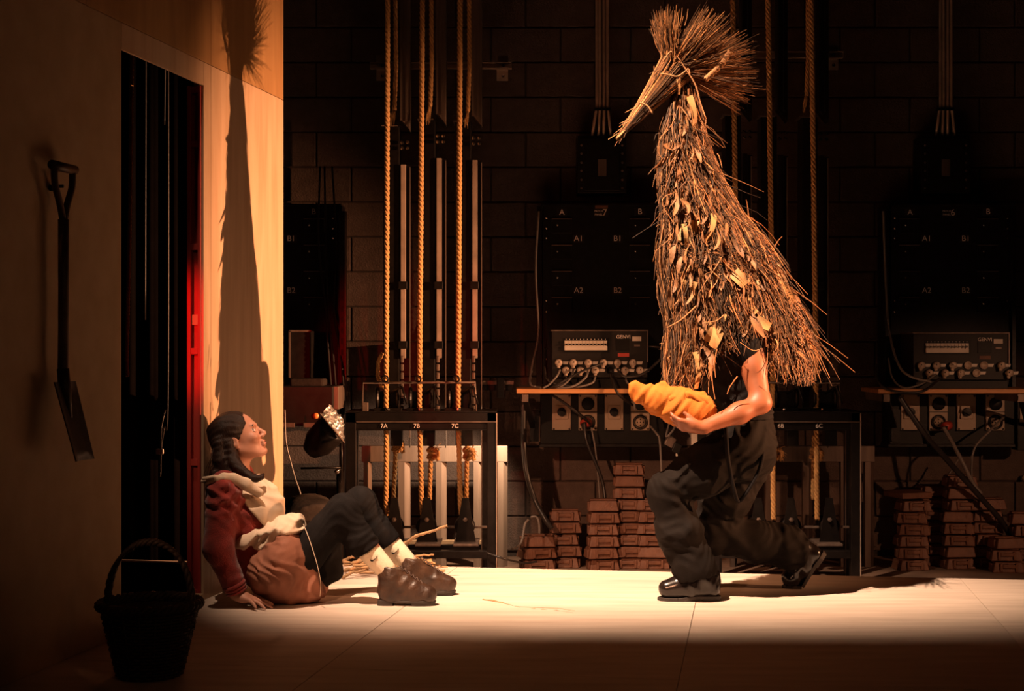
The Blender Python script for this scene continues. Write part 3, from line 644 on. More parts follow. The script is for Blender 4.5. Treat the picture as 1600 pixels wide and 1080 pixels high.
def socket_board(sh, label, us, dv=0):
    Y = 9.56; t = thing('socket_board', label, 'socket board', (P(940 + sh, 540, Y).x, Y, P(0, 697, Y).z))
    MB().pbox(845 + sh, 617, 1040 + sh, 697, Y + .02, .2).build('back_box', 'black', t, bevel=.004)
    MB().pbox(843 + sh, 694, 1042 + sh, 699, Y - .01, .2).build('trunking', 'steel', t, bevel=.003)
    for k, u in enumerate(us):
        pl = MB().pbox(u, 616.5, u + 29, 673, Y, .03).build('socket_plate', 'plate', t, bevel=.003)
        sc = MB(); screws(sc, [(u + 2.5, 619), (u + 26.5, 619), (u + 2.5, 670.5), (u + 26.5, 670.5)], Y, .006); sc.build('screw', 'steel', pl)
        if k % 2 == 0:
            MB().pbox(u + 5, 634, u + 25, 655, Y - .012, .014).build('switch_frame', 'plate', pl, bevel=.003)
            MB().lathe([(.001, 0), (.028, 0), (.026, .022), (.001, .024)], P(u + 14.5, 644, Y - .012), (0, -1, 0), 18).box(P(u + 14.5, 644, Y - .04), (.05, .014, .016), Matrix.Rotation(.5, 3, 'Y')).build('rotary_knob', 'black', pl, bevel=.001)
        else:
            MB().lathe([(.001, 0), (.040, 0), (.040, .012), (.034, .016), (.001, .016)], P(u + 14.5, 631, Y), (0, -1, 0), 24).build('socket_cover', 'black', pl, True)
            MB().torus(P(u + 14.5, 660, Y - .004), .043, .004, (0, 1, 0), 28, 6).build('outer_ring', 'black', pl, True)
            MB().torus(P(u + 14.5, 660, Y - .004), .034, .003, (0, 1, 0), 28, 6).build('inner_ring', 'steel', pl, True)
            MB().lathe([(.001, 0), (.029, 0), (.029, .008), (.001, .008)], P(u + 14.5, 660, Y), (0, -1, 0), 22).build('socket_face', 'plate', pl, True)
            pn = MB()
            for a in range(5):
                q = (0, 0) if a == 4 else (math.cos(a * math.pi / 2 + .0) * 4.6, math.sin(a * math.pi / 2) * 4.6)
                pn.lathe([(.0005, 0), (.0045, 0), (.0045, .002), (.0005, .002)], P(u + 14.5 + q[0], 660 + q[1], Y - .008), (0, -1, 0), 8)
            pn.build('pin_hole', 'black', pl)
        MB().pbox(u - .2, 643.4 if k % 2 else 672, u + 29.2, 644.4 if k % 2 else 673, Y - .002, .004).build('seam_strip', 'black', pl)
    return t
socket_board(0, 'black board of four pale power sockets under the lit wooden shelf', (863, 904, 945, 986))
socket_board(545, 'dim board of power sockets under the shelf below patch panel 6', (1408, 1452, 1496, 1541))
# fifth plate at the frame edge
t = thing('socket_box', 'dim small socket box at the end of the dim socket board', 'socket', P(1602, 690, 9.55))
MB().pbox(1590, 627, 1625, 704, 9.55, .12).build('box', 'black', t, bevel=.003); MB().pbox(1594, 630, 1622, 660, 9.54, .012).build('front_plate', 'plate', t, bevel=.002)
MB().lathe([(.001, 0), (.02, 0), (.016, .02), (.001, .022)], P(1600, 747, 9.86), (0, -1, 0), 14).build('cover_disc', 'plate', t, True)

# ------------------------------------------------------------------ cables
def cable(pts, r, label, m='cable', name='cable', group=None):
    o = MB().tube(spline(pts, 9), r, 8).build(name, m, None, True, origin=tuple(Vector(pts[-1]))); return tag(o, label, 'cable', group)
Yc = 9.15
cable([P(875, 578, 9.17), P(870, 588, 9.13), P(858, 601, 9.12), P(849, 606, 9.12)], .006, 'lead dropping from the first upper plug of the lit dimmer box', 'greycable')
cable([P(884, 589, 9.17), P(884, 597, 9.12), P(868, 604, 9.12), P(850, 606.5, 9.16)], .006, 'lead dropping from the first lower plug of the lit dimmer box')
cable([P(896, 577, 9.17), P(892, 590, 9.12), P(878, 603, 9.12), P(862, 606, 9.15)], .006, 'lead dropping from the second upper plug of the lit dimmer box', 'greycable')
cable([P(919, 577, 9.17), P(915, 590, 9.11), P(895, 604, 9.11), P(868, 607, 9.14)], .0065, 'long sagging lead from the third upper plug of the lit dimmer box', 'greycable')
cable([P(930, 589, 9.17), P(926, 598, 9.12), P(908, 604, 9.12), P(888, 606, 9.15)], .006, 'lead from the third lower plug of the lit dimmer box', 'greycable')
cable([P(942, 568, 9.17), P(925, 574, 9.12), P(905, 582, 9.11), P(880, 596, 9.1), P(860, 606, 9.13)], .006, 'black lead crossing in front of the lit dimmer box')
cable([P(965, 577, 9.17), P(970, 586, 9.1), P(983, 589, 9.09), P(1005, 584, 9.09), P(1025, 568, 9.1), P(1040, 550, 9.12), P(1035, 544, 9.2), P(1013, 541, 9.24)], .0075, 'looped cable arching from the lit dimmer box sockets to its side')
cable([P(976, 589, 9.17), P(980, 598, 9.1), P(988, 606, 9.08), P(992, 640, 9.08)], .006, 'lead running down behind the ochre bundle', 'greycable')
cable([P(954, 584, 9.17), P(958, 600, 9.08), P(968, 618, 9.07), P(990, 634, 9.3)], .0075, 'black cable bending over the lit shelf edge')
cable([P(842, 330, 9.5), P(837, 420, 9.5), P(841, 520, 9.45), P(832, 570, 9.3), P(829, 600, 9.2), P(846, 606, 9.2)], .007, 'thin cable hanging down the side of patch panel 7', 'greycable')
cable([P(852, 545, 9.35), P(851, 580, 9.2), P(862, 598, 9.15), P(905, 605, 9.13)], .008, 'thick cable curling onto the lit shelf beside the dimmer box')
cable([P(818, 628, 9.3), P(818, 690, 9.3), P(823, 740, 9.25), P(835, 780, 9.25), P(852, 812, 9.2), P(862, 826, 9.2)], .0155, 'thick black cable swinging down from the shelf to the brown weights')
cable([P(862, 617, 9.3), P(885, 632, 9.3), P(915, 655, 9.35), P(921, 662, 9.5)], .0085, 'black cable crossing the pale socket plates')
cable([P(913, 660, 9.45), P(917, 690, 9.42), P(930, 722, 9.42), P(942, 755, 9.42), P(946, 790, 9.4), P(948, 830, 9.45)], .0105, 'pair cable hanging from a red plug to the weights')
cable([P(924, 668, 9.45), P(930, 700, 9.44), P(934, 740, 9.44), P(938, 790, 9.43)], .0055, 'thin grey cable hanging beside the red plug', 'greycable')
cable([P(826, 812, 9.2), P(820, 820, 9.2), P(814, 848, 9.15), P(800, 858, 9.1)], .007, 'short thin cable looping by the lowest stack of weights', 'greycable')
cable([P(829, 808, 9.2), P(838, 808, 9.2), P(842, 818, 9.2), P(843, 834, 9.2)], .007, 'short bright cable arch above the lowest stack of weights', 'greycable')
cable([P(760, 864, 8.72), P(790, 874, 8.7), P(820, 880, 8.9), P(838, 878, 9.0)], .006, 'thin cable trailing from the lit frame leg to the weights')
cable([P(1016, 666, 9.3), P(1026, 678, 9.2), P(1031, 690, 9.2), P(1034, 745, 9.2)], .0065, 'pale cable hanging behind the kneeling knee', 'greycable')
cable([P(1046, 660, 9.2), P(1041, 682, 9.1), P(1052, 672, 9.1), P(1060, 655, 9.2)], .006, 'thin cable bent in a sharp V under the bundle', 'greycable')
cable([P(1060, 652, 9.3), P(1080, 680, 9.3), P(1092, 682, 9.3), P(1108, 664, 9.3)], .006, 'thin bright cable looped under the hand', 'greycable')
cable([P(445, 640, 8.3), P(447, 690, 8.3), P(455, 725, 8.3), P(462, 750, 8.3), P(470, 775, 8.3), P(473, 815, 8.3)], .004, 'thin pale wire hanging beside the end of the scenery wall', 'greycable')
for k, (a, lab) in enumerate(((500, 'inner'), (507, 'middle'), (519, 'outer'))):
    cable([P(a, 260, 9.5), P(a - 2 + 4 * k, 380, 9.5), P(a + 8 - 3 * k, 480, 9.4), P(a + 14, 560, 9.3), P(a + 20, 640, 9.2)], .006, f'dark cable hanging by the black strut, {lab} one of three')
for k, (us, vs, r, lab) in enumerate(((((1385, 1384, 1382, 1392), (570, 590, 602, 612)), None, .007, 'small dark loop at the end of the dim shelf'),)):
    pass
cable([P(1380, 330, 9.5), P(1384, 440, 9.5), P(1390, 520, 9.4), P(1404, 570, 9.2), P(1422, 588, 9.12), P(1455, 597, 9.1)], .008, 'cable falling beside patch panel 6 onto the dim shelf', 'greycable')
cable([P(1370, 570, 9.2), P(1371, 595, 9.12), P(1395, 611, 9.08), P(1440, 612, 9.08), P(1470, 590, 9.15)], .008, 'cable lying along the front edge of the dim shelf')
cable([P(1388, 560, 9.3), P(1394, 590, 9.2), P(1412, 606, 9.1), P(1440, 600, 9.1), P(1462, 585, 9.17)], .006, 'lead from the plugs of the dim dimmer box', 'greycable')
cable([P(1405, 620, 9.1), P(1425, 650, 9.1), P(1450, 685, 9.12), P(1490, 730, 9.2), P(1530, 775, 9.25), P(1565, 815, 9.3), P(1582, 845, 9.35)], .017, 'thick black cable slanting down to the dim weights')
cable([P(1474, 668, 9.4), P(1488, 692, 9.35), P(1505, 725, 9.3), P(1520, 755, 9.3), P(1533, 772, 9.3)], .013, 'pale cable hanging from the glowing red plug', 'greycable')
cable([P(1570, 650, 9.5), P(1545, 675, 9.35), P(1523, 700, 9.3), P(1518, 735, 9.3), P(1522, 780, 9.35), P(1526, 800, 9.4)], .007, 'thin cable curving from the outermost dim socket', 'greycable')
cable([P(1497, 718, 9.6), P(1482, 742, 9.6), P(1466, 760, 9.55), P(1460, 790, 9.5)], .006, 'thin cable kinked above the dim weights', 'greycable')
cable([P(1512, 760, 9.4), P(1514, 778, 9.4), P(1518, 800, 9.45)], .007, 'stub of pale cable between the dim weights', 'greycable')
for (u, v, Y, lab, m) in ((912, 662, 9.47, 'red plug in the second pale socket under the lit shelf', 'redplate'), (1476, 667, 9.47, 'glowing red plug in the dim socket board', 'redplate')):
    t = thing('power_connector', lab, 'plug', P(u, v, Y))
    MB().tube([P(u + 6, v - 2, Y + .06), P(u, v, Y)], [.030, .026], 14).build('body', m, t, True); MB().tube([P(u, v, Y), P(u + 1, v + 9, Y - .01)], [.02, .013], 12).build('gland', 'cable', t, True)

# two small boxes hanging under the bundle, with a white tag and the round lamp at the hip
t = thing('cable_tester', 'small grey box hanging on thin cables under the ochre bundle', 'device', P(1045, 695, 9.15))
MB().box(P(1047, 690, 9.15), (.055, .05, .062), Matrix.Rotation(.5, 3, 'Y')).build('body', 'track', t, bevel=.006); MB().box(P(1057, 700, 9.14), (.05, .06, .06), Matrix.Rotation(.4, 3, 'Y')).build('cover', 'black', t, bevel=.006)
MB().pbox(1056, 703, 1059, 713, 9.12, .02).build('tag', 'white', t, bevel=.001)
t = thing('terminal_box', 'black terminal box with a bright white end under the hand', 'device', P(1085, 695, 9.2))
MB().pbox(1080, 678, 1090, 696, 9.2, .04).build('white_end', 'white', t, bevel=.003); MB().pbox(1090, 676, 1104, 696, 9.2, .06).build('body', 'black', t, bevel=.003); MB().pbox(1077, 684, 1080, 695, 9.2, .03).build('socket', 'track', t)
t = thing('work_lamp', 'small round lamp with a bright ring beside the performer hip', 'lamp', P(1195, 640, 8.6))
ax = Vector((-.55, -.8, .1)); c0 = P(1198, 628, 8.62)
MB().lathe([(.001, 0), (.026, 0), (.034, .03), (.034, .07), (.030, .07), (.028, .045), (.001, .045)], c0, ax, 20).build('housing', 'steel', t, True)
MB().torus(c0 + ax.normalized() * .07, .035, .0045, ax, 24, 8).build('rim', 'chrome', t, True)
MB().lathe([(.001, 0), (.02, .002), (.027, 0)], c0 + ax.normalized() * .048, ax, 16).build('lens', 'black', t, True)
MB().tube([c0, P(1203, 640, 8.66), P(1205, 652, 8.77)], .01, 8).build('bracket', 'steel', t, True)
# clutch fittings on the wall behind the frame
for u, lab in ((778, 'dark steel fitting on the wall beside the lit frame'),):
    t = thing('wall_fitting', lab, 'fitting', P(u, 600, 9.4))
    MB().pbox(753, 595, 803, 601, 9.4, .06).build('arm', 'track', t, bevel=.002); MB().pbox(776, 590, 790, 622, 9.36, .08).build('head', 'steel', t, bevel=.008); MB().pbox(750, 601, 800, 610, 9.42, .05).build('under_arm', 'black', t)

# ------------------------------------------------------------------ equipment at the end of the scenery wall
t = thing('steel_strut', 'tall perforated black strut standing behind the equipment box', 'strut', (P(535, 540, 9.3).x, 9.3, FZ))
MB().pbox(530, 330, 538.5, 540 + (CH - FZ) / 9.3 * F, 9.3, .05).build('channel', 'steel', t, bevel=.002); MB().pbox(538.5, 330, 540.5, 620, 9.29, .05).build('edge', 'track', t)
h = MB()
for k in range(18): h.pbox(533, 342 + 17 * k, 536, 351 + 17 * k, 9.297, .004)
h.build('slot', 'black', t)
t = thing('equipment_box', 'black flat equipment box with an orange dot beside the scenery wall', 'equipment', P(480, 668, 8.6))
MB().pbox(420, 604, 520, 666, 8.6, .35).build('casing', 'black', t, bevel=.004); MB().pbox(520, 604, 529, 640, 8.62, .3).build('end_cheek', 'track', t, bevel=.003)
MB().lathe([(.001, 0), (.017, 0), (.016, .004), (.001, .005)], P(493.5, 650, 8.6), (0, -1, 0), 20).build('round_sticker', 'orangeplate', t, True)
for u0 in (440, 474): MB().pbox(u0, 661, u0 + 20, 668, 8.58, .03).build('foot', 'track', t, bevel=.001)
MB().pbox(452, 592, 505, 604, 8.7, .2).build('rolled_cloth', 'padding', t, bevel=.012)
t = thing('electrical_enclosure', 'upright dark enclosure above the equipment box', 'enclosure', P(468, 585, 9.2))
MB().pbox(452, 517, 485, 592, 9.2, .2).build('body', 'black', t, bevel=.004)
for a in ((451, 517, 454, 590), (452, 516, 486, 519)): MB().pbox(*a, 9.19, .02).build('edge_trim', 'track', t)
# lantern with a crumpled foil front
t = thing('stage_lantern', 'black stage lantern with crumpled bright foil front beside the lit frame', 'lantern', P(515, 700, 8.35))
a4 = [P(503, 646, 8.3), P(515, 632, 8.42), P(537, 654, 8.42), P(538, 690, 8.3)]
fo = MB(); n = 12
for j in range(n + 1):
    for i in range(n + 1):
        x, y = i / n, j / n; p = (a4[0].lerp(a4[3], x)).lerp(a4[1].lerp(a4[2], x), y)
        fo.v.append(tuple(p + Vector((random.uniform(-1, 1), random.uniform(-1, 1), random.uniform(-1, 1))) * .006))
fo.f = [(j * (n + 1) + i, j * (n + 1) + i + 1, (j + 1) * (n + 1) + i + 1, (j + 1) * (n + 1) + i) for j in range(n) for i in range(n)]
fo = fo.build('foil', 'foil', t); md = fo.modifiers.new('thick', 'SOLIDIFY'); md.thickness = .004
axl = Vector((-.55, .25, -.55)).normalized()
MB().lathe([(.001, .0), (.085, 0), (.09, .02), (.085, .13), (.05, .2), (.001, .21)], P(521, 668, 8.40), axl, 22).build('housing', 'steel', t, True)
MB().tube([P(500, 646, 8.27), P(538, 692, 8.27)], .006, 6).build('frame_edge', 'track', t)
MB().tube([P(533, 690, 8.4), P(534, 730, 8.45), P(531, 760, 8.5)], .008, 6).build('yoke', 'steel', t, True)
MB().ball(P(527, 737, 8.45), .016, 10).cyl(P(524, 738, 8.43), P(531, 733, 8.45), .009).build('clamp_knob', 'chrome', t, True)
MB().tube([P(470, 732, 8.5), P(534, 731, 8.5)], .006, 8).tube([P(531, 737, 8.5), P(531, 880, 8.5)], .02, 8).build('stand', 'steel', t, True)
t = thing('folded_drape', 'heap of folded black drape behind the bent knees', 'cloth', P(500, 860, 8.4))
s = SDF((-1.30, 7.84, FZ - .01), (-.84, 8.3, .36), .012)
for k in range(5): s.ell((-1.08 + .03 * (k % 2), 8.06, FZ + .06 + .11 * k), (.2 - .012 * k, .17, .075), .03)
s.warp(lambda p: fold(p, .012, 40, (.3, .2, 1), 3)); s.plane((0, 0, FZ + .004), (0, 0, -1)); s.build('cloth', 'padding', t)
# things glimpsed through the doorway, and an added drape that masks stray light
dp_ = MB(); n = 90
for k in range(n):
    x = -3.35 + 1.42 * k / (n - 1); y = 9.36 + .05 * math.sin(k * .75) + .02 * math.sin(k * 1.9); dp_.v += [(x, y, FZ + .01), (x, y, 3.5), (x, y + .006, FZ + .01), (x, y + .006, 3.5)]
dp_.f = [q for k in range(n - 1) for q in ((4 * k, 4 * k + 4, 4 * k + 5, 4 * k + 1), (4 * k + 2, 4 * k + 3, 4 * k + 7, 4 * k + 6), (4 * k + 1, 4 * k + 5, 4 * k + 7, 4 * k + 3), (4 * k, 4 * k + 2, 4 * k + 6, 4 * k + 4))]
o = dp_.build('masking_drape', 'drape', None, True, origin=(-2.6, 9.36, FZ)); tag(o, 'added black masking drape hanging deep inside the dark doorway', 'curtain')  # drape added to block stray light seen through the doorway
mb = MB(); rope_mesh(mb, [Vector((P(206, 60, 7.6).x, 7.6, 2.9)), P(206, 80, 7.6), P(203, 330, 7.6), P(198, 560, 7.6), P(199, 590, 7.6)], .0105, .055)
o = mb.build('hemp_rope', 'rope', None, True, origin=tuple(P(199, 590, 7.6))); tag(o, 'thin hemp rope hanging inside the dark doorway', 'rope')
for k, (u, v0, v1, lab) in enumerate(((228, 100, 500, 'thin dark cord hanging deep in the doorway, nearer the thin rope'), (258, 110, 195, 'short dark cord high in the doorway'))):
    cable([P(u, v0 - 60, 8.6), P(u, v0, 8.6), P(u - 1, v1, 8.6)], .004, lab, 'cable', 'cord')
t = thing('taped_cable', 'glinting taped cable hanging low in the doorway', 'cable', P(250, 745, 7.9))
MB().tube(spline([P(258, 640, 7.9), P(252, 668, 7.9), P(251, 700, 7.9), P(250, 745, 7.9)], 6), .006, 8).build('strand', 'chrome', t, True)
MB().tube(spline([P(262, -200, 7.92), P(263, 300, 7.92), P(262, 640, 7.92), P(257, 668, 7.92), P(252, 700, 7.92), P(251, 742, 7.92)], 6), .005, 8).build('strand', 'steel', t, True)
MB().pbox(243, 702, 254, 710, 7.89, .03).build('tape', 'white', t, bevel=.004)

# ------------------------------------------------------------------ stage weights
def weight_proto():
    t = thing('stage_weight', 'brown iron stage weight', 'weight')
    b = MB(); w, d, hh = .185, .15, .062
    b.box((0, 0, hh / 2), (w, d, hh), taper=.86)
    o = b.build('body', 'weight', t, bevel=.005)
    MB().box((0, 0, hh + .003), (w * .88, d * .34, .008)).build('top_plate', 'weight', t, bevel=.002)
    hb = MB(); hb.box((0, -d * .49, hh * .62), (.075, .022, .022)); hb.box((-.045, -d * .49, hh * .5), (.015, .02, .05)); hb.box((.045, -d * .49, hh * .5), (.015, .02, .05)); hb.build('handle', 'weight', t, bevel=.003)
    for sx_ in (-1, 1): MB().box((sx_ * w * .46, 0, hh * .42), (.022, d * .5, .05)).build('end_lug', 'weight', t, bevel=.003)
    return t
wp = weight_proto(); first = True
NUM = ['bottom', 'second', 'third', 'fourth', 'fifth', 'sixth', 'seventh', 'eighth', 'ninth']
stacks = [(837, 9.35, 3, 'low stack nearest the lit frame', .23), (882, 9.45, 5, 'stack under the thick swinging cable', .0), (940, 9.35, 6, 'stack under the red plug cable', .05), (981, 9.42, 9, 'tallest lit stack', .0), (1019, 9.4, 6, 'stack half hidden by the kneeling knee', .0),
          (1424, 9.35, 6, 'dim stack with a slab laid on top', 0), (1457, 9.55, 7, 'dim stack behind the slab-topped one', 0), (1497, 9.40, 8, 'tallest dim stack', 0), (1540, 9.45, 6, 'dim stack below the thick slanting cable', 0), (1570, 9.25, 3, 'short dim stack at the front', 0), (1603, 9.3, 5, 'dim stack farthest from the performer', 0)]
for si, (u, Y, n, desc, ang) in enumerate(stacks):
    x = P(u, 540, Y).x; grp = 'lit stage weights' if si < 5 else 'dim stage weights'
    for k in range(n):
        o = wp if first else copy_tree(wp); first = False
        o.location = (x + random.uniform(-.012, .012), Y + random.uniform(-.012, .012), FZ + .0715 * k)
        o.rotation_euler = (0, 0, ang + random.uniform(-.16, .16) + (math.pi if random.random() < .2 else 0))
        sc_ = 1.0 if si else 1.12; o.scale = (sc_, sc_, 1)
        pos = 'top' if k == n - 1 else NUM[k] + (' from the floor' if k else '')
        tag(o, f'iron weight, {pos} in the {desc}', 'weight', grp)
t = thing('slab_weight', 'wide thin brown slab lying on the dim stack of weights', 'weight', P(1421, 806, 9.3))
MB().box((P(1420, 806, 9.3).x, 9.33, FZ + .0715 * 6 + .028), (.2, .22, .035), Matrix.Rotation(.3, 3, 'Z')).build('slab', 'weight', t, bevel=.004)

# ------------------------------------------------------------------ people
def PA(u, v, Y): return np.array(P(u, v, Y))
def rotm(f, l, u): return np.array([f, l, u], float).T        # columns: local axes in world space

def head_sdf(s, ctr, R, sc=1.0, k=0.012):
    """Head in local axes (x forward, y left, z up), added to the grid s."""
    def w(p): return ctr + R @ (np.array(p, float) * sc)
    RM = R
    s.ell(w((-.012, 0, .035)), np.array((.100, .076, .086)) * sc, k * 2, R=RM)
    s.ell(w((.030, 0, -.028)), np.array((.060, .060, .078)) * sc, .03 * sc, R=RM)
    for y in (-1, 1):
        s.cap(w((-.010, .050 * y, -.050)), w((.055, .022 * y, -.098)), .017 * sc, .016 * sc, .025 * sc)
        s.ell(w((.066, .036 * y, -.022)), np.array((.022, .022, .018)) * sc, .02 * sc, R=RM)      # cheek
    s.ell(w((.074, 0, -.098)), np.array((.019, .022, .017)) * sc, .022 * sc, R=RM)                # chin
    s.cap(w((.083, -.028, .024)), w((.083, .028, .024)), .011 * sc, .011 * sc, .016 * sc)         # brow
    for y in (-1, 1): s.ell(w((.097, .033 * y, .004)), np.array((.017, .017, .012)) * sc, .012 * sc, 'sub', R=RM)
    s.cap(w((.088, 0, .012)), w((.112, 0, -.026)), .0075 * sc, .0105 * sc, .009 * sc)             # nose
    for y in (-1, 1): s.ell(w((.100, .010 * y, -.033)), np.array((.011, .008, .008)) * sc, .006 * sc, R=RM)
    s.cap(w((.0925, -.014, -.055)), w((.0925, .014, -.055)), .0075 * sc, .0075 * sc, .008 * sc)
    s.cap(w((.0905, -.013, -.071)), w((.0905, .013, -.071)), .0085 * sc, .0085 * sc, .008 * sc)
    s.cap(w((.108, -.016, -.0625)), w((.108, .016, -.0625)), .0042 * sc, .0042 * sc, .004 * sc, 'sub')
    for y in (-1, 1):
        s.ell(w((-.014, .076 * y, -.010)), np.array((.019, .010, .031)) * sc, .006 * sc, R=RM)
        s.ell(w((-.008, .086 * y, -.006)), np.array((.009, .007, .015)) * sc, .006 * sc, 'sub', R=RM)
    return w
def hand_sdf(s, wrist, d, n, th, sc=1.0, bend=(0.3, 0.4, 0.3), spread=0.12, thumb=(0.55, 0.75, 0.2)):
    """Palm, four fingers and a thumb; d finger direction, n where the palm faces, th thumb side."""
    W0 = np.array(wrist, float); d, n, th = (np.array(x, float) / np.linalg.norm(x) for x in (d, n, th))
    kn = []
    for i, o in enumerate((.031, .011, -.010, -.029)):
        q = W0 + d * (.088, .092, .088, .079)[i] * sc + th * o * sc; kn.append(q)
        s.cap(W0 + d * .012 * sc + th * o * .62 * sc, q, .0155 * sc, .0115 * sc, .014 * sc)
    s.cap(W0 - d * .02 * sc, W0 + d * .03 * sc, .024 * sc, .026 * sc, .02 * sc)
    for i, L in enumerate((.074, .084, .078, .061)):
        p = kn[i]; a = 0.0; f = d + th * (1.5 - i) * spread; f /= np.linalg.norm(f)
        for j, fr_ in enumerate((.46, .30, .26)):
            a += bend[j] * (1 + .12 * i); v = f * math.cos(a) + n * math.sin(a)
            q = p + v * L * fr_ * sc; s.cap(p, q, (.0098, .0088, .0080)[j] * sc, (.0088, .0080, .0066)[j] * sc, .0035 * sc); p = q
    p = W0 + d * .022 * sc + th * .022 * sc; f = d * thumb[0] + th * thumb[1] + n * thumb[2]; f /= np.linalg.norm(f)
    q = p + f * .042 * sc; s.cap(p, q, .0155 * sc, .0115 * sc, .012 * sc)
    f2 = f * .8 + d * .45 + n * .15; f2 /= np.linalg.norm(f2); r = q + f2 * .030 * sc; s.cap(q, r, .0112 * sc, .0098 * sc, .004 * sc)
    s.cap(r, r + (f2 + n * .2) * .022 * sc, .0098 * sc, .0075 * sc, .004 * sc)

def eyes(parent, w, sc, R, look=(1, 0, 0)):
    for y in (-1, 1):
        c = Vector(w((.0755, .031 * y, .0045)))
        e = MB().ball(c, .0122 * sc, 14).build('eye', 'eye', parent, True)
        dv = Vector(R @ np.array(look, float)).normalized()
        MB().ball(c + dv * .0074 * sc, .0060 * sc, 10).build('iris', 'iris', e, True)
        f = Vector(R @ np.array((1, 0, 0.))); up = Vector(R @ np.array((0, 0, 1.))); lf = Vector(R @ np.array((0, 1., 0)))
        for nm, dz, r, m in (('upper_lid', .0082, .0034, 'skin'), ('lower_lid', -.0102, .0022, 'skin'), ('eyebrow', .0235, .003, 'hair')):
            pts = [c + f * ((.0105 if nm != 'eyebrow' else .0135) - abs(t) * .005) * sc + lf * t * (.0125 if nm != 'eyebrow' else .018) * sc + up * (dz - t * t * (.006 if dz > 0 else -.006)) * sc for t in (-1, -.5, 0, .5, 1)]
            MB().tube(pts, [r * .5 * sc, r * sc, r * sc, r * sc, r * .5 * sc], 6).build(nm, m, parent, True)

# ---- the seated person
woman = thing('person', 'seated person in a red cardigan and cream apron leaning on the plywood wall, looking up', 'person', tuple(P(430, 937, 6.66)))
woman.location.z = 0.0
al = math.radians(25); HR = rotm((math.cos(al), 0.0, math.sin(al)), (0, 1, 0), (-math.sin(al), 0.0, math.cos(al)))
HS = .97; ear = PA(366.5, 691.5, 6.585); HC = ear - HR @ (np.array((-.012, -.076, -.010)) * HS)
YC = float(HC[1])
b = SDF((-1.40, 6.30, -.01), (-.40, 7.02, .88), .0048)
hip = PA(432, 897, 6.68); waist = PA(398, 845, 6.67); chest = PA(374, 793, 6.665); nb = PA(366, 752, 6.66)
b.cap(hip, waist, .125, .105, .05, sq=(1, 1.25, 1)); b.cap(waist, chest, .105, .115, .05, sq=(1, 1.3, 1)); b.cap(chest, nb, .112, .075, .05, sq=(1, 1.5, 1))
b.cap(PA(352, 764, 6.50), PA(372, 762, 6.83), .05, .05, .05)
b.cap(nb + np.array((.0, 0, .0)), HC + HR @ np.array((-.02, 0, -.05)), .056, .05, .03)
head_sdf(b, HC, HR, HS)
shR, elR, wrR = PA(348, 772, 6.47), PA(341, 856, 6.46), PA(371, 927, 6.50)
b.chain([shR, elR, wrR], [.047, .038, .027], .03)
hand_sdf(b, wrR + np.array((.004, 0, -.012)), (.88, -.34, -.15), (-.15, .05, -1), (.3, .95, .0), .9, bend=(.12, .16, .1), spread=.36, thumb=(.5, .8, 0))
shL, elL, wrL = PA(373, 772, 6.85), PA(392, 850, 6.93), PA(415, 905, 6.95)
b.chain([shL, elL, wrL], [.047, .038, .027], .03)
hand_sdf(b, wrL, (.8, .2, -.45), (-.1, .1, -1), (.2, -.95, 0), .86, bend=(.15, .15, .1), spread=.2)
hN, kN, aN = PA(452, 897, 6.58), PA(536, 797, 6.56), PA(597, 884, 6.575)
hF, kF, aF = PA(455, 893, 6.80), PA(563, 784, 6.82), PA(630, 872, 6.84)
b.chain([hN, kN, aN], [.08, .055, .035], .03); b.chain([hF, kF, aF], [.08, .055, .035], .03)
b.plane((0, 0, .003), (0, 0, -1), .004)
b.build('body', 'skin', woman)
w = lambda p: HC + HR @ (np.array(p, float) * HS)
eyes(woman, w, HS, HR, (1, 0, .25))
lp = MB(); lp.tube([w((.0950, -.013, -.0695)), w((.0982, 0, -.070)), w((.0950, .013, -.0695))], [.002, .0045, .002], 8); lp.tube([w((.0955, -.013, -.0575)), w((.0990, 0, -.0565)), w((.0955, .013, -.0575))], [.002, .0036, .002], 8); lp.build('lips', 'lips', woman, True)
# hair: smooth cap swept back, long locks falling behind and gathered forward under the chin
h = SDF((-1.36, 6.38, .42), (-1.0, 6.86, .88), .0045)
h.ell(w((-.022, 0, .040)), np.array((.106, .086, .092)) * HS, .02, R=HR)
h.ell(w((-.060, 0, -.02)), np.array((.066, .078, .075)) * HS, .03, R=HR)
def face_cut(p):
    q = (p - HC) @ HR / HS
    line = (q[..., 0] - .066) * .80 + (.050 - q[..., 2]) * -.05 + np.maximum(.045 - q[..., 2], 0) * .88     # hairline from brow back to the ear
    return (-line).astype(np.float32)
sl, pp = h.block(h.lo, h.lo + h.n * h.h)
h.f = np.maximum(h.f, -face_cut(pp))
for dy in (-.075, -.05, .0, .05, .08):
    h.chain([w((-.075, dy * .8, .01)), w((-.098, dy, -.06)), w((-.085, dy * 1.1, -.12)), PA(338, 742, YC + dy * 1.1), PA(333, 766, YC + dy * 1.2)], [.035, .034, .032, .024, .010], .02)
h.chain([w((-.035, -.076, -.005)), w((-.045, -.080, -.06)), PA(372, 730, 6.555), PA(388, 742, 6.535), PA(400, 748, 6.53), PA(408, 746, 6.54), PA(412, 741, 6.56)], [.02, .024, .022, .017, .014, .010, .005], .012)
h.chain([PA(364, 722, 6.56), PA(378, 736, 6.535), PA(393, 747, 6.52), PA(405, 747, 6.52)], [.022, .02, .014, .009], .01)
h.ell(w((-.085, 0, .085)), np.array((.03, .03, .022)) * HS, .02, R=HR)
